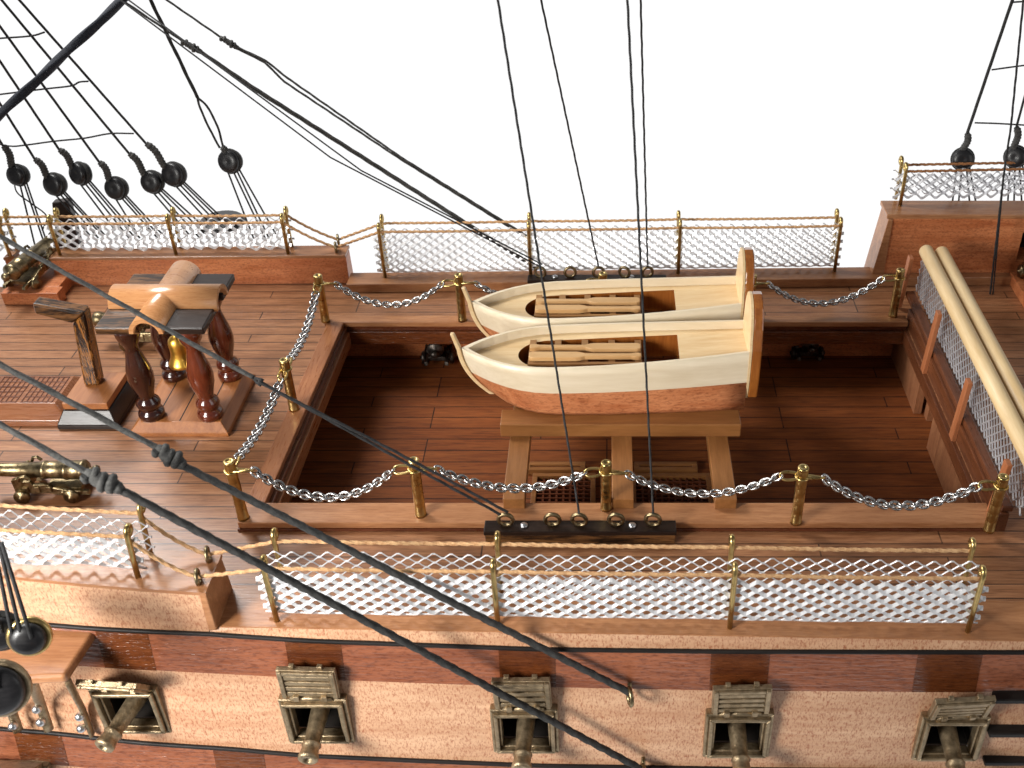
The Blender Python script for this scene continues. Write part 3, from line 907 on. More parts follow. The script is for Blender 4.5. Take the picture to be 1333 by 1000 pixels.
t = MB(); x0 = PY(651, 556, -1.13).x; t.box(x0+.1, x0+4.7, .8, 1.4, CZ+.252, BZ-.002); o = t.build('skid_plank', M['skid'], bevel=.02)
tag(o, 'tan plank under the inner sides of the two boats', 'plank', 'planks that the boats rest on')

BH, BWID, BLEN = 1.33, .82, 5.85                     # boat's height, half beam, length bow tip to transom
def half_beam(u):                                    # u = 0 bow .. 1 stern, at the gunwale
    bow = 1 - (1-min(1, u/.36))**2.5
    st = 1 - .26*max(0, (u-.45)/.55)**1.6
    return BWID*max(.012, bow)*st
def sheer_z(u):                                      # low at the bow, rising to the stern
    return BH*(.87 + .05*u + .18*u*u)
def bow_x(z):                                        # rake of the stem: forward at the top, curving aft to the keel
    return .62*max(0.0, 1-z/1.32)**2.5
def section(u, f, inset=0.0):                        # f 0 keel .. 1 gunwale -> (y, z)
    hb = max(.006, half_beam(u)-inset); sz = sheer_z(u)
    k = min(1, f/.26)
    w = hb*(.93+.07*math.sqrt(max(0.0, 1-(1-k)**2)))
    if u < .30: w *= 1 - .40*(1-u/.30)**1.5*(1-f)
    return max(.005, w), sz*f
def boat_x(u, z):
    return u*BLEN + bow_x(z)*(1-u)**6

def make_boat(label, loc):
    ox, oy, oz = loc
    t = thing('ship_boat', label, 'boat', loc, 'wooden boats on the skids')
    us = [0, .01, .03, .06, .1, .15, .2, .26, .32, .4, .5, .6, .7, .8, .9, 1.0]
    def shell(f0, f1, n, inset, close=True):
        mb = MB(); rows = []
        fs = [f0 + (f1-f0)*i/n for i in range(n+1)]
        for u in us:
            L = []; R = []
            for f in fs:
                y, z = section(u, f, inset); z_ = oz+z
                x = ox + boat_x(u, z); L.append((x, oy-y, z_)); R.append((x, oy+y, z_))
            rows.append((mb.add(L), mb.add(R)))
        for (a, ar), (c, cr) in zip(rows, rows[1:]):
            for i in range(n):
                mb.face((a+i, c+i, c+i+1, a+i+1), True); mb.face((ar+i, ar+i+1, cr+i+1, cr+i), True)
            if f0 == 0: mb.face((a, ar, cr, c), True)
        a, ar = rows[-1]
        mb.face([a+i for i in range(n+1)] + [ar+i for i in range(n, -1, -1)])
        a, ar = rows[0]
        mb.face([ar+i for i in range(n+1)] + [a+i for i in range(n, -1, -1)])
        return mb
    shell(0, .51, 7, .012).build('lower_hull', M['boatred'], t)
    # upper strake: outer and inner skin with a rim
    mb = MB(); TH = .05; n = 3
    rows = []
    for u in us:
        q = []
        for sg in (-1, 1):
            fs = [.49 + .51*i/n for i in range(n+1)]
            o_ = []; i_ = []
            for f in fs:
                y, z = section(u, f); o_.append((ox + boat_x(u, z), oy+sg*y, oz+z))
            for f in fs[::-1]:
                y, z = section(u, f); i_.append((ox + boat_x(u, z) + .09*(1-u)**6, oy+sg*max(.003, y-TH), oz+z - (0 if f > .99 else 0)))
            q.append(mb.add(o_+i_))
        rows.append(q)
    m = 2*(n+1)
    for r0, r1 in zip(rows, rows[1:]):
        for sgi in (0, 1):
            a, c = r0[sgi], r1[sgi]
            for i in range(m-1):
                f_ = (a+i, c+i, c+i+1, a+i+1)
                mb.face(f_ if sgi == 0 else f_[::-1], i < n)
    mb.build('strake', M['paint'], t)
    # inner deck with a rounded cockpit cut out
    DZ = .19
    cx0, cx1, ch = .20*BLEN, .765*BLEN, .50
    mb = MB()
    def hole(x):                                     # half width of the cut-out
        if x <= cx0 or x >= cx1: return 0.0
        u_ = (x-cx0)/.62
        return ch*math.sqrt(max(0.0, 1-(1-min(1, u_))**2))
    xs = sorted(set([u*BLEN for u in us[2:]] + [cx0+.62*(1-math.cos(q))for q in np.linspace(0, PI/2, 14)] + [cx1-.001, cx1+.001] + list(np.linspace(cx0, cx1, 6))))
    prev = None
    for x in xs:
        u = x/BLEN; yb = max(.01, half_beam(u)-TH*.9); z = oz + sheer_z(u) - DZ*(1 if u > .1 else .7+.3*u/.1)
        hh = hole(x)
        hh = min(hh, yb-.02)
        r_ = mb.add([(ox+x, oy-yb, z), (ox+x, oy-hh-1e-4, z), (ox+x, oy+hh+1e-4, z), (ox+x, oy+yb, z)])
        if prev is not None:
            mb.face((prev, r_, r_+1, prev+1)); mb.face((prev+2, r_+2, r_+3, prev+3))
            if hh < .001 and phh < .001: mb.face((prev+1, r_+1, r_+2, prev+2))
        prev = r_; phh = hh
    mb.build('inner_deck', M['cream'], t)
    mb = MB(); prev = None                            # cockpit wall
    loop = []
    xx = [cx0+1e-5+.62*(1-math.cos(q)) for q in np.linspace(0, PI/2, 16)] + [cx1]
    for x in xx: loop.append((x, -min(hole(min(x, cx1-.002)), half_beam(x/BLEN)-.12)))
    for x in xx[::-1]: loop.append((x, min(hole(min(x, cx1-.002)), half_beam(x/BLEN)-.12)))
    a = mb.add([(ox+x, oy+y, oz+sheer_z(x/BLEN)-DZ) for x, y in loop]); c = mb.add([(ox+x, oy+y, oz+.58) for x, y in loop])
    k = len(loop)
    for i in range(k): mb.face((a+i, a+(i+1) % k, c+(i+1) % k, c+i))
    mb.build('cockpit_side', M['amber'], t)
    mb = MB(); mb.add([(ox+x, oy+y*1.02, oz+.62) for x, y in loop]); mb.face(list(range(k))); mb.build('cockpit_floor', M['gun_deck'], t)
    # slotted bench board
    z0 = oz + sheer_z(.5) - DZ - .10; z1 = z0 + .085
    bx0, bx1 = ox+cx0+.22, ox+cx0+2.55
    mb = MB()
    for (ya, yc) in ((-.42, -.34), (-.08, .06), (.20, .27)): mb.box(bx0, bx1, oy+ya, oy+yc, z0, z1)
    for xa in (bx0, bx0+.52, bx0+1.08, bx0+1.64, bx1-.14): mb.box(xa+.002, xa+.14-.002, oy-.418, oy+.485, z0+.003, z1-.003)
    mb.build('bench_board', M['oaredge'], t)
    for (sg, y, fl, nm) in ((1, .10, 0, 'paddle'), (-1, -.22, 1, 'paddle')):
        mb = MB(); zb = z1+.002; zt_ = z1+.10
        x0_, x1_ = bx0+.02, bx1-.02; L = x1_-x0_
        q = [(0, .055), (.02, .075), (.05, .075), (.09, .05), (.5, .05), (.54, .095), (.58, .115), (.97, .115), (1.0, .08)]
        if fl: q = [(1-a_, b_) for a_, b_ in q[::-1]]
        poly = [(x0_+a_*L, oy+y-b_) for a_, b_ in q] + [(x0_+a_*L, oy+y+b_) for a_, b_ in q[::-1]]
        mb.prism(poly, 'Z', zb, zt_); mb.build(nm, M['oar'], t, bevel=.012)
    # stem plank at the bow
    mb = MB(); prof = []
    zt_s = sheer_z(0) + .36
    for i in range(19):
        f = i/18; z = zt_s*(1-f)**1.15 + .02*f
        over = max(0.0, (z-sheer_z(0))/.36)
        x = bow_x(z) - .075 - .10*over - .02*(z/1.3)
        prof.append((x, z, .085 + .03*(1-over)*f, .065*(1-.25*over)))
    rows = []
    for (x, z, th, wd) in prof:
        rows.append(mb.add([(ox+x, oy-wd, oz+z), (ox+x+th, oy-wd, oz+z), (ox+x+th, oy+wd, oz+z), (ox+x, oy+wd, oz+z)]))
    for a, c in zip(rows, rows[1:]):
        for j in range(4): mb.face((a+j, a+(j+1) % 4, c+(j+1) % 4, c+j), False)
    mb.face([rows[0]+j for j in range(4)]); mb.face([rows[-1]+j for j in range(4)])
    mb.build('stem', M['cream'], t, bevel=.02)
    # transom: tall round-topped board, varnished rim
    ys = half_beam(1.0)+.02; zt0 = .28
    poly = [(-ys*.86, zt0), (ys*.86, zt0), (ys*1.0, zt0+.5), (ys*1.0, sheer_z(1)+.02)]
    for i in range(11):
        a_ = PI*i/10
        poly.append((ys*.90*math.cos(a_), sheer_z(1)+.22+.76*math.sin(a_)))
    poly += [(-ys*1.0, sheer_z(1)+.02), (-ys*1.0, zt0+.5)]
    poly = [(oy+y, oz+z) for y, z in poly]
    MB().prism(poly, 'X', ox+BLEN+.0, ox+BLEN+.05).build('transom', M['cream'], t)
    poly2 = [(oy+(y-oy)*1.0, z) for y, z in poly]
    MB().prism(poly2, 'X', ox+BLEN+.052, ox+BLEN+.25).build('transom_rim', M['amber'], t, bevel=.03)
    return t
nb = PY(600, 452, .16)
make_boat('nearer cream and mahogany boat lying on the front skid plank', (PY(603, 460, .16).x, -.05, BZ))
make_boat('farther cream and mahogany boat, half hidden behind the nearer one', (PY(616, 395, 2.0).x, 1.80, BZ))

# gratings on the gun deck under the skids
def grating(lab, px0, px1, py0, py1):
    z = -1.5; a = PZ(px0, py1, z); c = PZ(px1, py0, z)
    x0, x1, y0, y1 = a.x, PZ(px1, py1, z).x, a.y, c.y
    t = thing('hatch_grating', lab, 'grating', ((x0+x1)/2, (y0+y1)/2, z), 'gratings on the deck of the well')
    mb = MB(); r = .11
    mb.box(x0, x1, y0, y0+r, z, z+.14); mb.box(x0, x1, y1-r, y1, z, z+.14); mb.box(x0, x0+r, y0+r, y1-r, z, z+.138); mb.box(x1-r, x1, y0+r, y1-r, z, z+.138)
    mb.build('frame', M['skid'], t, bevel=.01)
    mb = MB(); mb.box(x0+r, x1-r, y0+r, y1-r, z+.002, z+.02); mb.build('pit', M['void_shade'], t)  # thin dark sheet on the deck, painted shade beneath the slats
    mb = MB(); n = max(4, int((x1-x0)/.16))
    for i in range(1, n):
        x = x0+r + (x1-x0-2*r)*i/n; mb.box(x-.022, x+.022, y0+r, y1-r, z+.02, z+.09)
    m = max(3, int((y1-y0)/.16))
    for i in range(1, m):
        y = y0+r + (y1-y0-2*r)*i/m; mb.box(x0+r, x1-r, y-.02, y+.02, z+.03, z+.1)
    mb.build('slats', M['dark'], t)
grating('hatch grating on the well floor between left and middle beams, near row', 690, 775, 622, 668)
grating('hatch grating on the well floor between middle and right beams, near row', 822, 930, 622, 668)
grating('narrow hatch grating on the well floor left of middle beam, far row', 684, 762, 607, 618)
grating('narrow hatch grating on the well floor right of middle beam, far row', 826, 908, 607, 618)


# ================================================================== BARRICADE AT THE RIGHT
for (y, z0, z1, lab) in ((4.62, .02, 1.50, 'reddish post at the far end of the barricade netting'), (1.95, -.22, 1.55, 'reddish barricade post, second from the far end'),
                         (-.55, -.25, 1.45, 'reddish barricade post, second from the near end'), (-3.16, -.12, 1.45, 'reddish post at the near end of the barricade beside the brass post')):
    mb = MB(); x = 7.33
    mb.hexa([(x-.05, y-.14, z0+.12), (x+.05, y-.14, z0+.12), (x+.05, y+.10, z0), (x-.05, y+.10, z0), (x-.05+.09, y-.1, z1), (x+.05+.09, y-.1, z1), (x+.05+.09, y+.12, z1), (x-.05+.09, y+.12, z1)])
    o = mb.build('barricade_post', M['barpost'], bevel=.012); tag(o, lab, 'post', 'posts of the barricade')
t = thing('barricade_netting', 'grey wire netting of the barricade under two pale spars', 'netting', (7.72, 4.75, .5))
o = netting_mesh(8.3, [(0, 0), (0, 1.0)], .21, 9, wd=.021, th=.012, mat='steelmesh', name='wire_mesh', parent=t, jitter=.006, face=False)
o.rotation_euler = (0, 0, -PI/2)
b = MB(); rope_mb(b, [(7.78, 4.9, 1.5), (7.78, -4.0, 1.5)], .05, pitch=.3); o = b.build('edge_wire', M['steelmesh'], t)
for (px, py, lab) in ((1205, 326, 'pale round spar on top of the barricade, left one'), (1225, 328, 'pale round spar on top of the barricade, right one')):
    p = PY(px, py, 4.85)
    mb = MB(); mb.lathe([(.10, -.02), (.155, .0), (.172, .04), (.175, 4.0), (.175, 9.6)], (p.x, p.y, p.z), (0, -1, -.004), 18)
    o = mb.build('spar', M['spar']); tag(o, lab, 'spar', 'pale spars along the barricade')


# ================================================================== EYEBOLT BARS
def pinbar(lab, x0, x1, y0, y1, z1, eyes, screws, labs, sideways=(0, 1, 0)):
    t = thing('eyebolt_bar', lab, 'bar', ((x0+x1)/2, (y0+y1)/2, 0), 'black bars with brass eyebolts')
    mb = MB(); mb.box(x0, x1, y0, y1, z1-.1, z1); mb.build('bar_top', M['ebony'], t, bevel=.015)
    mb = MB(); mb.box(x0+.02, x1-.02, y0+.012, y1-.01, .002, z1-.102); mb.build('bar_body', M['zebraX'], t, bevel=.01)
    for x in screws:
        mb = MB(); mb.lathe([(.075, 0), (.075, .03), (.05, .05), (.02, .052)], (x, (y0+y1)/2, z1), (0, 0, 1), 12); mb.build('screw', M['screw'], t)
    for i, x in enumerate(eyes):
        eyebolt(labs[i], Vector((x, (y0+y1)/2, z1)), (random.uniform(-.35, .35), 1, 0), R=.135, r=.04, mat='oldbrass', group='brass eyebolts on the black bars', shank=.07)
    return t
y0n, y1n, zn = -3.80, -3.48, .31
ex = [PY(px, 675, -3.64).x for px in (658, 719, 754, 802, 850)]
nth = ['first', 'second', 'third', 'fourth', 'fifth']
pinbar('black bar with brown front on the near gangway, five eyebolts', PY(629, 690, y0n).x, PY(881, 690, y0n).x, y0n, y1n, zn, ex,
       [PY(682, 682, -3.64).x, PY(823, 682, -3.64).x], [f'{n} brass eyebolt from the left on the near black bar' for n in nth])
y0f, y1f = 5.50, 5.80
exf = [PY(px, 348, 5.65).x for px in (703, 742, 779, 813, 843)]
pinbar('black bar on the far rail behind the boats, five eyebolts', PY(686, 358, y0f).x, PY(868, 358, y0f).x, y0f, y1f, .34, exf,
       [PY(722, 352, 5.65).x, PY(822, 352, 5.65).x], [f'{n} brass eyebolt from the left on the far black bar' for n in nth])


# ================================================================== BELFRY
BX0, BX1, BY0, BY1 = -10.12, -8.03, -.56, 1.62
bt = thing('belfry', 'wooden belfry with four turned columns and crossed half-round roof over a gold bell', 'belfry', ((BX0+BX1)/2, (BY0+BY1)/2, 0))
mb = MB(); i_ = .17
mb.hexa([(BX0, BY0, .1), (BX1, BY0, .1), (BX1, BY1, .1), (BX0, BY1, .1), (BX0+i_, BY0+i_, .28), (BX1-i_, BY0+i_, .28), (BX1-i_, BY1-i_, .28), (BX0+i_, BY1-i_, .28)])
mb.box(BX0, BX1, BY0, BY1, .002, .099)
mb.build('base', M['base'], bt, bevel=.012)
mb = MB()
for k in range(3):
    x = BX0 + (BX1-BX0)*(k+1)/4; mb.box(x-.012, x+.012, BY0+.2, BY1-.2, .279, .283)
mb.build('base_seam', M['black'], bt)
prof = [(r_, h_*1.12) for r_, h_ in [(.24, 0), (.26, .03), (.27, .10), (.25, .16), (.20, .19), (.19, .22), (.235, .27), (.25, .33), (.225, .40), (.165, .46), (.16, .50),
        (.19, .60), (.245, .78), (.265, .95), (.245, 1.12), (.19, 1.32), (.145, 1.5), (.135, 1.58), (.15, 1.64), (.21, 1.74), (.24, 1.84), (.25, 1.93), (.24, 2.02), (.2, 2.05)]]
CZT = .282
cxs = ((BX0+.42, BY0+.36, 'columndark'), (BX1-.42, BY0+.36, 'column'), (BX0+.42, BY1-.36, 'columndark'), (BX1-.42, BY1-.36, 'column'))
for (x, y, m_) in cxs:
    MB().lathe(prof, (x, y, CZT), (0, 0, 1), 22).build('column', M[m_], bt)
PT = CZT + 2.05*1.12
cxm, cym = (BX0+BX1)/2, (BY0+BY1)/2
for (xa, xc, ya, yc, m_) in ((BX0-.02, cxm-.2, BY0+.0, cym-.2, 'zebraX'), (cxm+.2, BX1+.05, BY0+.0, cym-.2, 'ebony'), (BX0-.02, cxm-.2, cym+.2, BY1, 'zebraX'), (cxm+.2, BX1+.05, cym+.2, BY1, 'ebony')):
    mb = MB(); mb.box(xa, xc, ya, yc, PT, PT+.16); mb.build('roof_plate', M[m_], bt, bevel=.03)
def barrel(a, c, R=.375, th=.085):
    mb = MB(); a = Vector(a); c = Vector(c); d = (c-a).normalized(); sd = d.cross(Vector((0, 0, 1)))
    n = 14; rows = []
    for p in (a, c):
        rows.append(mb.add([p + sd*(R*math.cos(PI*i/n)) + Vector((0, 0, R*math.sin(PI*i/n))) for i in range(n+1)]
                           + [p + sd*((R-th)*math.cos(PI*i/n)) + Vector((0, 0, (R-th)*math.sin(PI*i/n))) for i in range(n, -1, -1)]))
    k = 2*(n+1); A, B = rows
    for i in range(k):
        mb.face((A+i, A+(i+1) % k, B+(i+1) % k, B+i), i % (n+1) != n)
    for r_ in (A, B):
        for i in range(n): mb.face((r_+i, r_+i+1, r_+k-2-i, r_+k-1-i))
    return mb
zc = PT + .10
barrel((BX0+.0, cym, zc), (BX1+.12, cym, zc)).build('roof_barrel', M['beech'], bt)
barrel((cxm, BY0-.12, zc-.006), (cxm, BY1+.14, zc-.03), .335).build('roof_barrel', M['beech'], bt)
bell = thing('ship_bell', 'small polished gold bell hanging inside the belfry', 'bell', (cxm, cym-.15, 1.0))
mb = MB(); bx, by = cxm+.10, cym-.25
mb.lathe([(r_*.84, h_*.84) for r_, h_ in [(.33, 0), (.34, .03), (.31, .09), (.255, .2), (.22, .34), (.215, .46), (.225, .6), (.20, .72), (.13, .80), (.06, .83), (.045, .9), (.05, 1.5)]], (bx, by, 1.32), (0, 0, 1), 26)
mb.build('bell_body', M['gold'], bell)
mb = MB(); mb.lathe([(.04, 0), (.06, .05), (.03, .1), (.02, .4)], (bx, by, 1.27), (0, 0, 1), 10); mb.build('clapper', M['oldbrass'], bell)

# ================================================================== GALLEY FUNNEL, HATCH
f0 = PZ(76, 560, 0); fx0, fx1, fy0, fy1 = f0.x, f0.x+1.28, f0.y, f0.y+1.5
ft = thing('galley_funnel', 'bent funnel of striped wood on a stepped dark base', 'funnel', ((fx0+fx1)/2, (fy0+fy1)/2, 0))
mb = MB(); mb.hexa([(fx0, fy0, .12), (fx1, fy0, .12), (fx1, fy1, .12), (fx0, fy1, .12), (fx0+.14, fy0+.18, .40), (fx1-.14, fy0+.18, .40), (fx1-.14, fy1-.1, .40), (fx0+.14, fy1-.1, .40)])
mb.box(fx0, fx1, fy0, fy1, .002, .119)
mb.build('base', M['ebony'], ft, bevel=.02)
mb = MB(); mb.box(fx0+.15, fx1-.17, fy0+.2, fy1-.12, .40, .56); mb.build('base_cap', M['base'], ft, bevel=.015)
fc = PZ(123, 497, .56); h_ = 1.72
mb = MB(); s_ = .165
s2 = .20
top = Vector((fc.x, fc.y, .56+h_))
tip = Vector((fc.x-1.12, fc.y+.10, .56+h_+.36))
mb.hexa([(fc.x-s_, fc.y-s_, .562), (fc.x+s_, fc.y-s_, .562), (fc.x+s_, fc.y+s_, .562), (fc.x-s_, fc.y+s_, .562),
         (fc.x-s_+s2, fc.y-s_, .56+h_-.13), (fc.x+s_+s2, fc.y-s_, .56+h_+.13), (fc.x+s_+s2, fc.y+s_, .56+h_+.13), (fc.x-s_+s2, fc.y+s_, .56+h_-.13)])
mb.build('upright', M['zebra'], ft, bevel=.05, seg=3)
mb = MB(); dx = .70; dz = .24; ex_ = fc.x+s2; zb_, zt_ = .56+h_-.13, .56+h_+.13
mb.hexa([(ex_-s_-dx, fc.y-s_, zb_+dz), (ex_-s_-.001, fc.y-s_, zb_+.002), (ex_-s_-.001, fc.y+s_, zb_+.002), (ex_-s_-dx, fc.y+s_, zb_+dz),
         (ex_-s_-dx+.02, fc.y-s_, zt_+dz), (ex_+s_-.001, fc.y-s_, zt_+.004), (ex_+s_-.001, fc.y+s_, zt_+.004), (ex_-s_-dx+.02, fc.y+s_, zt_+dz)])
mb.build('elbow', M['zebraX'], ft, bevel=.05, seg=3)

h0 = PZ(92, 556, 0); hx1, hy0 = h0.x, h0.y; hx0, hy1 = hx1-3.6, hy0+1.55
ht = thing('hatch_cover', 'red-brown hatch cover with sloping frame and chequered gratings, at the left edge', 'hatch', ((hx0+hx1)/2, (hy0+hy1)/2, 0))
mb = MB(); mb.hexa([(hx0, hy0, .14), (hx1, hy0, .14), (hx1, hy1, .14), (hx0, hy1, .14), (hx0+.3, hy0+.28, .42), (hx1-.34, hy0+.28, .42), (hx1-.34, hy1-.22, .42), (hx0+.3, hy1-.22, .42)])
mb.box(hx0, hx1, hy0, hy1, .002, .139)
mb.build('frame', M['hatch'], ht, bevel=.03, seg=3)
mb = MB()
xa = hx1-.42
for q in range(4):
    x1_ = xa - q*.78; x0_ = x1_-.66
    for i in range(7): x = x0_+.66*i/6; mb.box(x-.009, x+.009, hy0+.32, hy1-.28, .421, .432)
    for i in range(6): y = hy0+.33 + (hy1-hy0-.62)*i/5; mb.box(x0_, x1_, y-.009, y+.009, .4215, .4345)
mb.build('grating', M['dark'], ht)

# ================================================================== DECK GUNS
def cannon(label, loc, rotz, sc=1.0, mat='oldbrass', bed=None):
    t = thing('deck_gun', label, 'cannon', (0, 0, 0), 'brass guns on carriages')
    # built pointing to -X, then turned
    mb = MB()
    prof = [(.035, -.38), (.10, -.35), (.12, -.29), (.09, -.23), (.055, -.19), (.07, -.14), (.20, -.10), (.24, -.05), (.245, 0), (.225, .03), (.22, .30), (.235, .32), (.235, .37), (.21, .39),
            (.20, .80), (.215, .82), (.215, .87), (.185, .89), (.155, 1.9), (.175, 1.93), (.19, 2.02), (.185, 2.1), (.16, 2.14), (.10, 2.14), (.09, 2.0)]
    mb.lathe(prof, (.95, 0, .62), (-1, 0, .02), 18); mb.build('barrel', M[mat], t)
    mb = MB()
    for sg in (-1, 1):
        poly = [(-.55, .18), (-.55, .60), (-.42, .66), (-.30, .56), (-.16, .56), (-.1, .46), (.25, .46), (.3, .38), (.62, .36), (.66, .28), (1.08, .26), (1.12, .16), (.5, .15), (.2, .22), (-.2, .22)]
        mb.prism([(a_, c_) for a_, c_ in poly], 'Y', sg*.24, sg*.34)
        for q in range(3): mb.box(-.35+q*.26, -.22+q*.26, sg*.34+min(0, sg*.03), sg*.34+max(0, sg*.03)+1e-3, .26, .42)
        mb.tube([(.35, sg*.36, .40), (.6, sg*.37, .33), (.95, sg*.36, .29)], .03, 6)
        mb.tube([(-.36, sg*.35, .60), (-.30, sg*.36, .72), (-.2, sg*.35, .74), (-.12, sg*.35, .64)], .04, 6)
        mb.sphere((-.42, sg*.36, .30), .07, 8); mb.sphere((.55, sg*.37, .28), .06, 8)
    mb.box(-.5, -.3, -.24, .24, .2, .42); mb.box(.1, .9, -.24, .24, .18, .3)
    mb.build('carriage', M[mat], t, bevel=.012)
    for x in (-.40, .72):
        for sg in (-1, 1):
            mb = MB(); mb.lathe([(.17, -.055), (.18, -.03), (.18, .03), (.17, .055), (.06, .06), (.05, .10), (.0001, .11)], (x, sg*.40, .18), (0, sg, 0), 14)
            mb.build('wheel', M[mat], t)
    t.location = loc; t.rotation_euler = (0, 0, rotz); t.scale = (sc,)*3
    return t
g1 = PZ(52, 648, 0); cannon('brass deck gun at the left edge, pointing forward along the near side', (g1.x+.1, g1.y+.2, 0), 0.02, .86)
g2 = PZ(46, 385, 0)
bed = MB(); q0 = PZ(6, 397, 0); q1 = PZ(72, 397, 0)
bed.box(q0.x, q1.x+.15, q0.y, q0.y+.35, .002, .34); bed.box(q0.x, q1.x+.05, q0.y+.352, q0.y+1.2, .002, .338)
o = bed.build('gun_bed', M['red'], bevel=.015); tag(o, 'reddish wooden block under the bow gun at far left', 'block')
cannon('brass bow gun on a red block, pointing out through the far bulwark gap', (q0.x+.60, q0.y+.95, .34), math.radians(-100), .92)
g3 = PZ(172, 462, 0); cannon('brass deck gun standing behind the belfry', (g3.x+.25, g3.y+.55, 0), .0, .98)
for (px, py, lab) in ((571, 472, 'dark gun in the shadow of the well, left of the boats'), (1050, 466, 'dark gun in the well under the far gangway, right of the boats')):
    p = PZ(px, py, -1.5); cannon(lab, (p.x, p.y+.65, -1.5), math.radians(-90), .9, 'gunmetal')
p = PZ(1345, 395, 0); cannon('brass quarterdeck gun at the right edge, pointing out of its port', (PORTX.x+.05, 5.35, .30), math.radians(-90), .95)
b = MB(); b.box(PORTX.x-.5, PORTX.x+.6, 4.2, 6.04, .002, .30); o = b.build('gun_bed', M['red'], bevel=.015); tag(o, 'reddish block under the quarterdeck gun at the right edge', 'block')

# ================================================================== GUN PORTS
def gunport(label, p, tilt, twist=0.0, swing=(0, 0), group='bronze gun ports in the pale band', droop=.1):
    t = thing('gun_port', label, 'gun port', (p.x, p.y, p.z-.5), group)
    cx, y, cz = p.x, p.y, p.z
    mb = MB()
    def frame(o, i, ya, yb, tap=.0):
        # square ring from outer half size o to inner half size i, y from ya(back) to yb(front)
        for (a, c, d, e_) in (((-o, -o), (o, -o), (i, -i), (-i, -i)), ((o, -o), (o, o), (i, i), (i, -i)), ((o, o), (-o, o), (-i, i), (i, i)), ((-o, o), (-o, -o), (-i, -i), (-i, i))):
            q = [a, c, d, e_]
            mb.hexa([(cx+v[0]*1.06, yb, cz+v[1]*1.08) for v in q] + [(cx+v[0]*1.06, ya, cz+v[1]*1.08) for v in q])
    frame(.56, .50, y+.06, y-.10); frame(.499, .43, y+.06, y-.17); frame(.43, .385, y+.1, y-.09)
    mb.build('frame', M['pewter'], t, bevel=.03, seg=3)
    # lid hinged on the frame's top edge
    R = Matrix.Translation((cx, y-.03, cz+.615)) @ Matrix.Rotation(math.radians(twist), 4, 'Y') @ Matrix.Rotation(math.radians(tilt), 4, 'X')
    def put(bld):
        bld.v = [tuple(R @ Vector(v)) for v in bld.v]; return bld
    lid = MB(); w_ = .50; hgt = .80
    lid.box(-w_, w_, -.05, .05, .04, hgt)
    lid.box(-w_+.02, -w_+.10, -.10, -.051, .06, hgt-.02); lid.box(w_-.10, w_-.02, -.10, -.051, .06, hgt-.02)
    lid.box(-w_+.102, w_-.102, -.095, -.051, hgt-.10, hgt-.022)
    for k in range(4):
        z = .11 + k*.15; lid.box(-w_+.106, w_-.106, -.075, -.051, z, z+.10)
    for x in (-.24, .24):
        lid.box(x-.05, x+.05, -.12, -.0512, .0, .14); lid.box(x-.045, x+.045, -.02, .06, hgt+.001, hgt+.07)
    put(lid).build('lid', M['pewter'], t, bevel=.026, seg=3)
    hg = MB(); hg.tube([(-.36, -.05, .015), (.36, -.05, .015)], .045, 8); put(hg).build('hinge', M['pewter'], t)
    # muzzle
    mb = MB(); d = Vector((swing[0], -1, swing[1])).normalized()
    mb.lathe([(.17, -.5), (.165, .0), (.145, .45), (.135, .60), (.165, .64), (.175, .67), (.15, .70), (.155, .80), (.18, .88), (.175, .93), (.14, .95), (.085, .95), (.075, .80)],
             (cx, y+.15, cz-.02), d, 16)
    mb.build('muzzle', M['pewter'], t)
    return t
LBL = ['gun port at far left with its lid flung out and muzzle turned left', 'gun port second from left, lid upright above the muzzle', 'gun port in the middle, crossed by the black rope',
       'gun port second from right, right of the rope eye', 'gun port at far right beside the black steps']
TW = [6, 2, -1, -2, -5]; SW = [(-.28, -.10), (-.03, -.12), (-.03, -.1), (.02, -.12), (-.02, -.13)]
for i, p in enumerate(PX0):
    gunport(LBL[i], p, (36, 4, 4, 8, 20)[i], TW[i], SW[i])
X = (32-790)/76
for _ in range(4): pl = PY(36, 1018, -(hw(X)+.58)); X = pl.x
gunport('lower gun port at the bottom left corner, only its open lid showing', pl, 52, 4, (-.2, -.1))

# ================================================================== ROPES
def rope(label, pts, r, mat='rope', name='rope', group=None, twisted=True, lobes=3, depth=.3):
    mb = MB()
    if twisted: rope_mb(mb, pts, r, depth=depth, lobes=lobes)
    else: mb.tube(resample(pts, .6), r, 7)
    o = mb.build(name, M[mat]); tag(o, label, 'rope', group); return o

def knot_mb(mb, a, c, r, n=5):
    a = Vector(a); c = Vector(c); d = (c-a)
    sd = d.cross(Vector((.2, .3, 1))).normalized(); up = d.cross(sd).normalized()
    pts = []
    for i in range(n*10+1):
        f = i/(n*10); g = 2*PI*n*f
        rr = r*(.62+.28*math.sin(f*11+1)+.25*math.sin(PI*f))
        pts.append(a + d*f + sd*(rr*math.cos(g)) + up*(rr*math.sin(g)))
    mb.tube(pts, r*.56, 7)
    mb.tube([a - d*.08, a + d*.1, lerp(a, c, .35) + sd*r*.25, lerp(a, c, .7) - sd*r*.2, c - d*.05, c + d*.1], lambda f: r*(.55 + .55*math.sin(PI*f)), 9)
    return mb

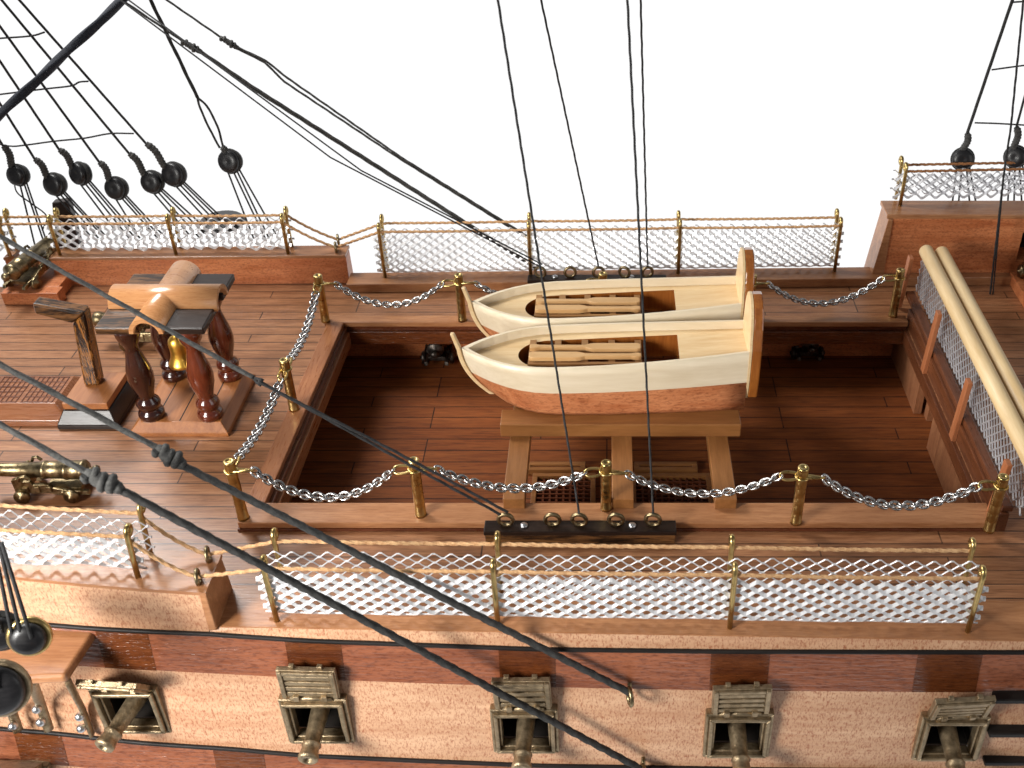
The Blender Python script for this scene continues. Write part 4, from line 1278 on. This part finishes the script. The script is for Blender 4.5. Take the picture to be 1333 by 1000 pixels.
# the two heavy near ropes with knots
E1 = PY(820, 902, -(hw(.4)+.42)); E2 = PY(838, 1003, -(hw(.5)+.62))
A1 = PD(-140, 400, 15.4); K1a = PD(206, 584, 16.4); K1b = PD(238, 606, 16.5)
t = thing('backstay', 'heavy black rope with a knot, ending at the ring right of the middle gun port', 'rope', E1, 'heavy knotted ropes in front of the hull')
mb = MB(); rope_mb(mb, [A1, K1a], .052); mb.build('upper_rope', M['greyrope'], t)
mb = MB()
rope_mb(mb, [K1b, E1], .066, step=.03, pitch=.30, lobes=3, depth=.22)
mb.build('doubled_rope', M['rope'], t)
mb = MB(); knot_mb(mb, K1a, K1b, .105, 4); mb.build('knot', M['greyrope'], t)
A2 = PD(-140, 474, 15.0); K2a = PD(114, 616, 15.5); K2b = PD(156, 637, 15.6)
t = thing('backstay', 'heavy black rope with a knot, crossing the middle gun port to the bottom edge', 'rope', E2, 'heavy knotted ropes in front of the hull')
mb = MB(); rope_mb(mb, [A2, K2a], .052); mb.build('upper_rope', M['greyrope'], t)
mb = MB(); rope_mb(mb, [K2b, E2], .068, step=.03, pitch=.30, lobes=3, depth=.22); mb.build('doubled_rope', M['rope'], t)
mb = MB(); knot_mb(mb, K2a, K2b, .11, 4); mb.build('knot', M['greyrope'], t)
def hull_eye(lab, p):
    t = thing('ring_eye', lab, 'ring', p, 'brass rings on the hull for the ropes')
    mb = MB(); mb.ring(p + Vector((0, 0, -.02)), .13, .04, (1, 0.25, 0), 18, 8, sy=1.25); mb.build('eye', M['oldbrass'], t)
    mb = MB(); mb.tube([p + Vector((0, .1, 0)), p + Vector((0, .5, .02))], .04, 7); mb.build('shank', M['oldbrass'], t)
hull_eye('brass ring in the hull right of the middle gun port', E1 + Vector((0, -.02, -.06)))
hull_eye('brass ring in the hull at the bottom edge under the rope', E2 + Vector((0, 0, -.06)))

# threads to the bars
def eye_pt(x, near=True): return Vector((x, -3.64 if near else 5.65, (zn if near else .34) + .07+.085+.16))
TG = 'thin black threads to the eyebolt bars'
def up_to(px0, py0, px1, py1, endpt, y_top, k):
    # straight line in the picture through two pixels, carried past the frame's top
    x2 = px0 + (px0-px1)*k; y2 = py0 + (py0-py1)*k
    return PY(x2, y2, y_top)
e3 = eye_pt(ex[2]); e5 = eye_pt(ex[4]); e1 = eye_pt(ex[0])
rope('black thread falling across both boats to the third eyebolt of the near bar', [up_to(648, 0, 752, 660, e3, -1.5, .25), e3], .023, 'thread', 'thread', TG)
rope('black thread falling across both boats to the fifth eyebolt of the near bar', [up_to(816, 0, 846, 660, e5, -1.5, .25), e5], .023, 'thread', 'thread', TG)
f3 = eye_pt(exf[2], False); f5 = eye_pt(exf[4], False); f1 = eye_pt(exf[0], False)
rope('black thread behind the boats to the third eyebolt of the far bar', [up_to(704, 0, 776, 338, f3, 3.5, .4), f3], .026, 'thread', 'thread', TG)
rope('black thread behind the boats to the fifth eyebolt of the far bar', [up_to(834, 0, 843, 338, f5, 3.5, .4), f5], .027, 'thread', 'thread', TG)
# slanting thread over the forecastle to eyebolt 1
Q = PD(355, 508, 17.9)
q0_ = PD(-90, 258, 17.0)
mb = MB(); rope_mb(mb, [q0_, PD(330, 492, 17.9)], .045)
t = thing('stay_thread', 'slanting black thread over the belfry to the first eyebolt of the near bar', 'rope', e1, TG)
mb.build('single_thread', M['greyrope'], t)
mb = MB(); k0 = PD(330, 492, 17.9); k1 = PD(352, 505, 17.95)
rope_mb(mb, smooth([k0, lerp(k0, k1, .5)+Vector((.03, 0, .05)), k1, lerp(k1, e1, .5)+Vector((.03, 0, .05)), e1+Vector((.05, 0, .03))], 4), .03)
rope_mb(mb, smooth([k0, lerp(k0, k1, .5)-Vector((.03, 0, .05)), k1, lerp(k1, e1, .5)-Vector((.03, 0, .03)), e1-Vector((.06, 0, .05))], 4), .03)
mb.build('doubled_thread', M['thread'], t)
# the far pair of slanting ropes
FG = 'slanting ropes behind the far rail'
def farrope(label, pix, y, r, knot, mat='greyrope'):
    P_ = [PY(px, py, y) for px, py in pix]
    t = thing('stay_rope', label, 'rope', P_[-1], FG)
    mb = MB(); rope_mb(mb, [P_[0], P_[1]], r*.8); mb.build('upper_rope', M[mat], t)
    mb = MB(); knot_mb(mb, P_[1], P_[2], r*1.7, 5); mb.build('knot', M[mat], t)
    mb = MB()
    for sg in (-1, 1):
        off = Vector((.35, 0, .5)).normalized()*(r*.75*sg)
        mid_ = [p + off*(1 + (1.4 if (i == 1 and knot) else 0)) for i, p in enumerate(P_[3:-1])]
        rope_mb(mb, [P_[2]+off*.6] + mid_ + [P_[-1]+off], r*.85)
    mb.build('doubled_rope', M[mat], t)
farrope('dark rope with a knot slanting down behind the far netting, lower of two', [(100, -40), (238, 54), (262, 68), (330, 115), (480, 210), (640, 312), (700, 350)], 7.0, .040, False)
farrope('dark rope with a knot slanting down behind the far netting, upper of two', [(130, -60), (288, 49), (310, 63), (345, 80), (372, 104), (520, 205), (685, 308)], 7.6, .037, True)
for (pix, lab, dy) in (([(130, -20), (430, 205), (700, 348)], 'thin black thread slanting to the first eyebolt of the far bar, lower one', 0),
                   ([(140, -20), (470, 222), (704, 346)], 'thin black thread slanting to the first eyebolt of the far bar, upper one', .06)):
    mb = MB(); mb.tube([PY(pix[0][0], pix[0][1], 6.6), PY(pix[1][0], pix[1][1], 6.2), f1+Vector((dy, 0, dy))], .02, 7)
    o = mb.build('thread', M['thread']); tag(o, lab, 'rope', TG)
# thick forestay across the top left corner
rope('thickest rope, dark navy, crossing the top left corner over the ratlines', [PD(-60, 206, 24), PD(215, -52, 24.6)], .115, 'rope2', 'forestay', None, lobes=3, depth=.35)
# rope in front of the right quarterdeck
rr0 = PZ(1289, 383, 0)
rope('long black rope falling to the deck behind the spars at right', [PY(1352, -200, 5.2), PY(1316, 165, 5.2), PY(1307, 225, 5.2), rr0], .028, 'thread', 'hanging_rope')
rope('thin black thread beside the long rope behind the spars at right', [PY(1307, 225, 5.2), rr0+Vector((.07, 0, 0))], .02, 'thread', 'hanging_rope')

# ================================================================== SHROUDS WITH DEADEYES
def shroud(label, de, R, sl, upto, low, y=7.0, rr=.032, loop=None, wig=False, group='shrouds with black deadeyes'):
    D = PY(de[0], de[1], y); S = PY(sl[0], sl[1], y); Uq = PY(upto[0], upto[1], y)
    t = thing('shroud', label, 'shroud', D, group)
    # extend past the frame
    d = (Uq-S)
    mb = MB()
    if loop is None:
        rope_mb(mb, [S, Uq + d*.35], rr, step=.06, depth=.06)
    else:
        Lp = PY(loop[0], loop[1], y); d = Uq-Lp
        rope_mb(mb, [Lp, Uq + d*.35], rr*1.5, step=.06)
        sd = Vector((.13, 0, .05))
        rope_mb(mb, smooth([Lp, lerp(Lp, S, .2)+sd*.9, lerp(Lp, S, .6)+sd*1.1, S+sd*.4], 5), rr, step=.06)
        rope_mb(mb, smooth([Lp, lerp(Lp, S, .2)-sd*.4, lerp(Lp, S, .6)-sd*.5, S-sd*.3], 5), rr, step=.06)
    mb.build('shroud_rope', M['rope'], t)
    # seizing: wound sleeve
    mb = MB(); a = S; c = lerp(S, D, .78); ax = (c-a)
    n = 9; sd = ax.cross(Vector((0, 1, 0))).normalized(); 
    path = [a + ax*f + sd*(.05*math.sin(f*5)) for f in np.linspace(0, 1, 40)]
    mb.tube(path, lambda f: .088*(1+.10*math.sin(f*60))*(1.0 if .06 < f < .94 else .75), 9)
    mb.build('seizing', M['greyrope'], t)
    # deadeye: rounded disc with grooved rim and three holes
    mb = MB(); ax = Vector((random.uniform(-.55, -.15), -1, .30)).normalized()
    mb.lathe([(R*.8, -.17), (R*.95, -.14), (R, -.06), (R*.86, -.02), (R*.86, .02), (R, .06), (R*.97, .13), (R*.86, .165), (R*.3, .172), (.0001, .15)], D, ax, 22)
    mb.build('deadeye', M['deadeye'], t)
    mb = MB(); mb.ring(D, R*.97, .045, ax, 22, 7)
    mb.build('strop', M['rope'], t)
    # lanyards
    mb = MB()
    for i, (ox_, px_) in enumerate(zip((-.13, .0, .10, .17), low)):
        a = D + Vector((ox_, -.05, -R*.4)); c = PY(px_[0], px_[1], y-.1)
        if wig and i == 0:
            mb.tube(smooth([a, lerp(a, c, .25)+Vector((-.1, 0, 0)), lerp(a, c, .5)+Vector((.1, 0, .05)), lerp(a, c, .8)+Vector((.3, 0, .12)), c], 5), .02, 6)
        else: mb.tube([a, c], .025, 6)
    mb.build('lanyard', M['thread'], t)
    return t
def low4(x, y=330, dx=(0, 14, 22, 30)): return [(x+d_, y) for d_ in dx]
nm = ['leftmost', 'second', 'third', 'fourth', 'fifth', 'sixth']
SH = [((24, 228), .26, (4, 190), (-40, 120), [(55, 300), (48, 330), (62, 330), (66, 330)], True),
      ((72, 240), .28, (45, 207), (-28, 90), [(120, 310), (128, 310), (136, 310), (140, 310)], False),
      ((105, 226), .28, (77, 195), (-40, 20), [(150, 300), (168, 310), (176, 310), (182, 310)], False),
      ((152, 245), .28, (129, 211), (-12, 18), [(182, 310), (205, 310), (210, 310), (216, 310)], False),
      ((199, 237), .28, (168, 200), (2, 0), [(250, 310), (260, 310), (272, 310), (282, 310)], False),
      ((227, 227), .30, (190, 187), (25, 0), [(282, 300), (292, 300), (300, 300), (306, 300)], False)]
for i, (de, R, sl, up_, lw, wg) in enumerate(SH):
    shroud(f'{nm[i]} of six close shrouds at upper left, black deadeye and wound sleeve', de, R, sl, up_, lw, 7.0 + .0*i, wig=wg)
shroud('lone shroud with an open rope loop, right of the six close ones', (300, 210), .29, (288, 192), (196, 0), [(330, 310), (345, 310), (350, 310), (362, 310)], 7.0, loop=(257, 127))
shroud('left shroud of the pair above the quarterdeck netting at right', (1253, 207), .27, (1259, 174), (1318, 0), [(1240, 262), (1248, 262), (1262, 262), (1270, 262)], 7.3, rr=.042)
shroud('right shroud of the pair, deadeye cut by the right edge', (1322, 204), .27, (1323, 166), (1352, 60), [(1312, 262), (1320, 262), (1330, 262), (1340, 262)], 7.3)
def ratline(label, pix, y):
    pts = [PY(px, py, y-.03) for px, py in pix]
    mb = MB(); mb.tube(smooth(pts, 4), .022, 6); o = mb.build('ratline', M['thread']); tag(o, label, 'ratline', 'ratlines across the shrouds')
ratline('top ratline across the upper left shrouds', [(-40, 54), (0, 50), (40, 47), (58, 42)], 7.0)
ratline('middle ratline across the upper left shrouds', [(-40, 128), (0, 123), (57, 116), (92, 112), (103, 107), (115, 106)], 7.0)
ratline('lowest ratline across the upper left shrouds', [(-30, 180), (10, 190), (33, 189), (70, 184), (110, 180), (143, 174), (174, 174)], 7.0)
ratline('low ratline of the upper right shrouds, just above the deadeyes', [(1269, 160), (1300, 161), (1350, 164)], 7.3)
ratline('middle ratline of the upper right shrouds', [(1291, 91), (1320, 87), (1350, 83)], 7.3)
ratline('top ratline of the upper right shrouds, at the upper edge', [(1319, 3), (1333, 2), (1360, 0)], 7.3)
# outer channel pieces seen over the far netting
p = PY(288, 284, 7.4); mb = MB(); mb.lathe([(.45, -.12), (.6, -.06), (.62, .0), (.55, .06), (.0001, .08)], p+Vector((0, 0, -.1)), (0, 0, 1), 24)
o = mb.build('anchor_bell', M['deadeye']); tag(o, 'flat round black disc behind the far forecastle netting', 'disc')
a = PY(80, 262, 7.3); c = PY(92, 330, 7.3); mb = MB(); mb.hexa([(c.x-.3, 7.2, c.z), (c.x+.35, 7.2, c.z), (c.x+.35, 7.45, c.z), (c.x-.3, 7.45, c.z), (a.x-.22, 7.2, a.z), (a.x+.22, 7.2, a.z+.05), (a.x+.22, 7.45, a.z+.05), (a.x-.22, 7.45, a.z)])
o = mb.build('timber_head', M['ebony'], bevel=.03); tag(o, 'dark timber standing behind the far netting under the second deadeye', 'timber')

# ================================================================== NEAR CHANNEL WITH DEADEYES, lower left
ych = -(hw(-10)+.1)
c0 = PZ(110, 838, zL1(-9.2)-.1)
chz = zL1(-9.2)-.12
cb = PZ(85, 885, chz-.12); 
ct = thing('channel', 'pale wooden channel board at lower left carrying black deadeyes', 'channel board', (cb.x-1, cb.y+.5, chz-.2))
p_in = PZ(115, 832, chz); p_out = PZ(84, 880, chz)
mb = MB()
mb.hexa([(-16, p_out.y-.4, chz-.2), (p_out.x, p_out.y, chz-.2), (p_in.x+.05, p_in.y+.35, chz-.2), (-16, p_in.y+.35, chz-.2),
         (-16, p_out.y-.4, chz), (p_out.x, p_out.y, chz), (p_in.x+.05, p_in.y+.35, chz), (-16, p_in.y+.35, chz)])
mb.build('board', M['rail'], ct, bevel=.07, seg=4)
for (top_, kn, bot, riv) in (((88, 886), (108, 925), (120, 957), ((104, 933), (106, 948))), ((42, 888), (53, 918), (64, 951), ((48, 923), (53, 940))), ((4, 893), (16, 928), (24, 952), ((8, 927), (17, 945)))):
    A = PZ(top_[0], top_[1], chz-.22); 
    yb = -(hw(-9.3)+.30)
    Kp = PY(kn[0], kn[1], yb-.10); B = PY(bot[0], bot[1], yb-.12)
    mb = MB(); mb.tube(smooth([A, lerp(A, Kp, .5), Kp, B], 5), .085, 8, flat=.45); cp_ = mb.build('chainplate', M['pewter'], ct)
    for r_ in riv:
        q = PY(r_[0], r_[1], yb-.18); mb = MB(); mb.sphere(q, .085, 10); rv = mb.build('rivet', M['screw'], cp_)
def near_deadeye(label, de, R, brass, y, ups, fz_=0):
    D = PD(de[0], de[1], y)
    t = thing('deadeye', label, 'deadeye', D, 'deadeyes on the near channel')
    ax = Vector((.25, -.9, .35)).normalized()
    mb = MB(); mb.lathe([(R*.6, -.18), (R*.9, -.14), (R, -.08), (R*.94, 0), (R, .08), (R*.85, .15), (R*.5, .18), (.0001, .18)], D, ax, 24); mb.build('disc', M['deadeye'], t)
    mb = MB(); mb.ring(D-ax*.02, R*1.03, .06, ax, 26, 8); mb.build('strop', M[brass], t)
    mb = MB()
    for (ox_, u_) in zip((-.16, -.02, .12), ups): mb.tube([D + Vector((ox_, -.12, R*.4)), PD(u_[0], u_[1], y-.6)], .03, 7)
    mb.build('lanyard', M['thread'], t)
near_deadeye('shiny black deadeye with a brass rim on the pale channel board', (38, 829), .26, 'brass', 16.2, ((-14, 680), (-6, 690), (2, 706)))
near_deadeye('black deadeye cut by the left edge, behind the brass-rimmed one', (0, 822), .27, 'rope', 16.4, ((-50, 680), (-46, 680), (-40, 680)))
near_deadeye('large black deadeye with a grey metal rim at the left edge, under the channel board', (-4, 897), .40, 'pewter', 15.6, ((-40, 740), (-36, 740), (-30, 740)))
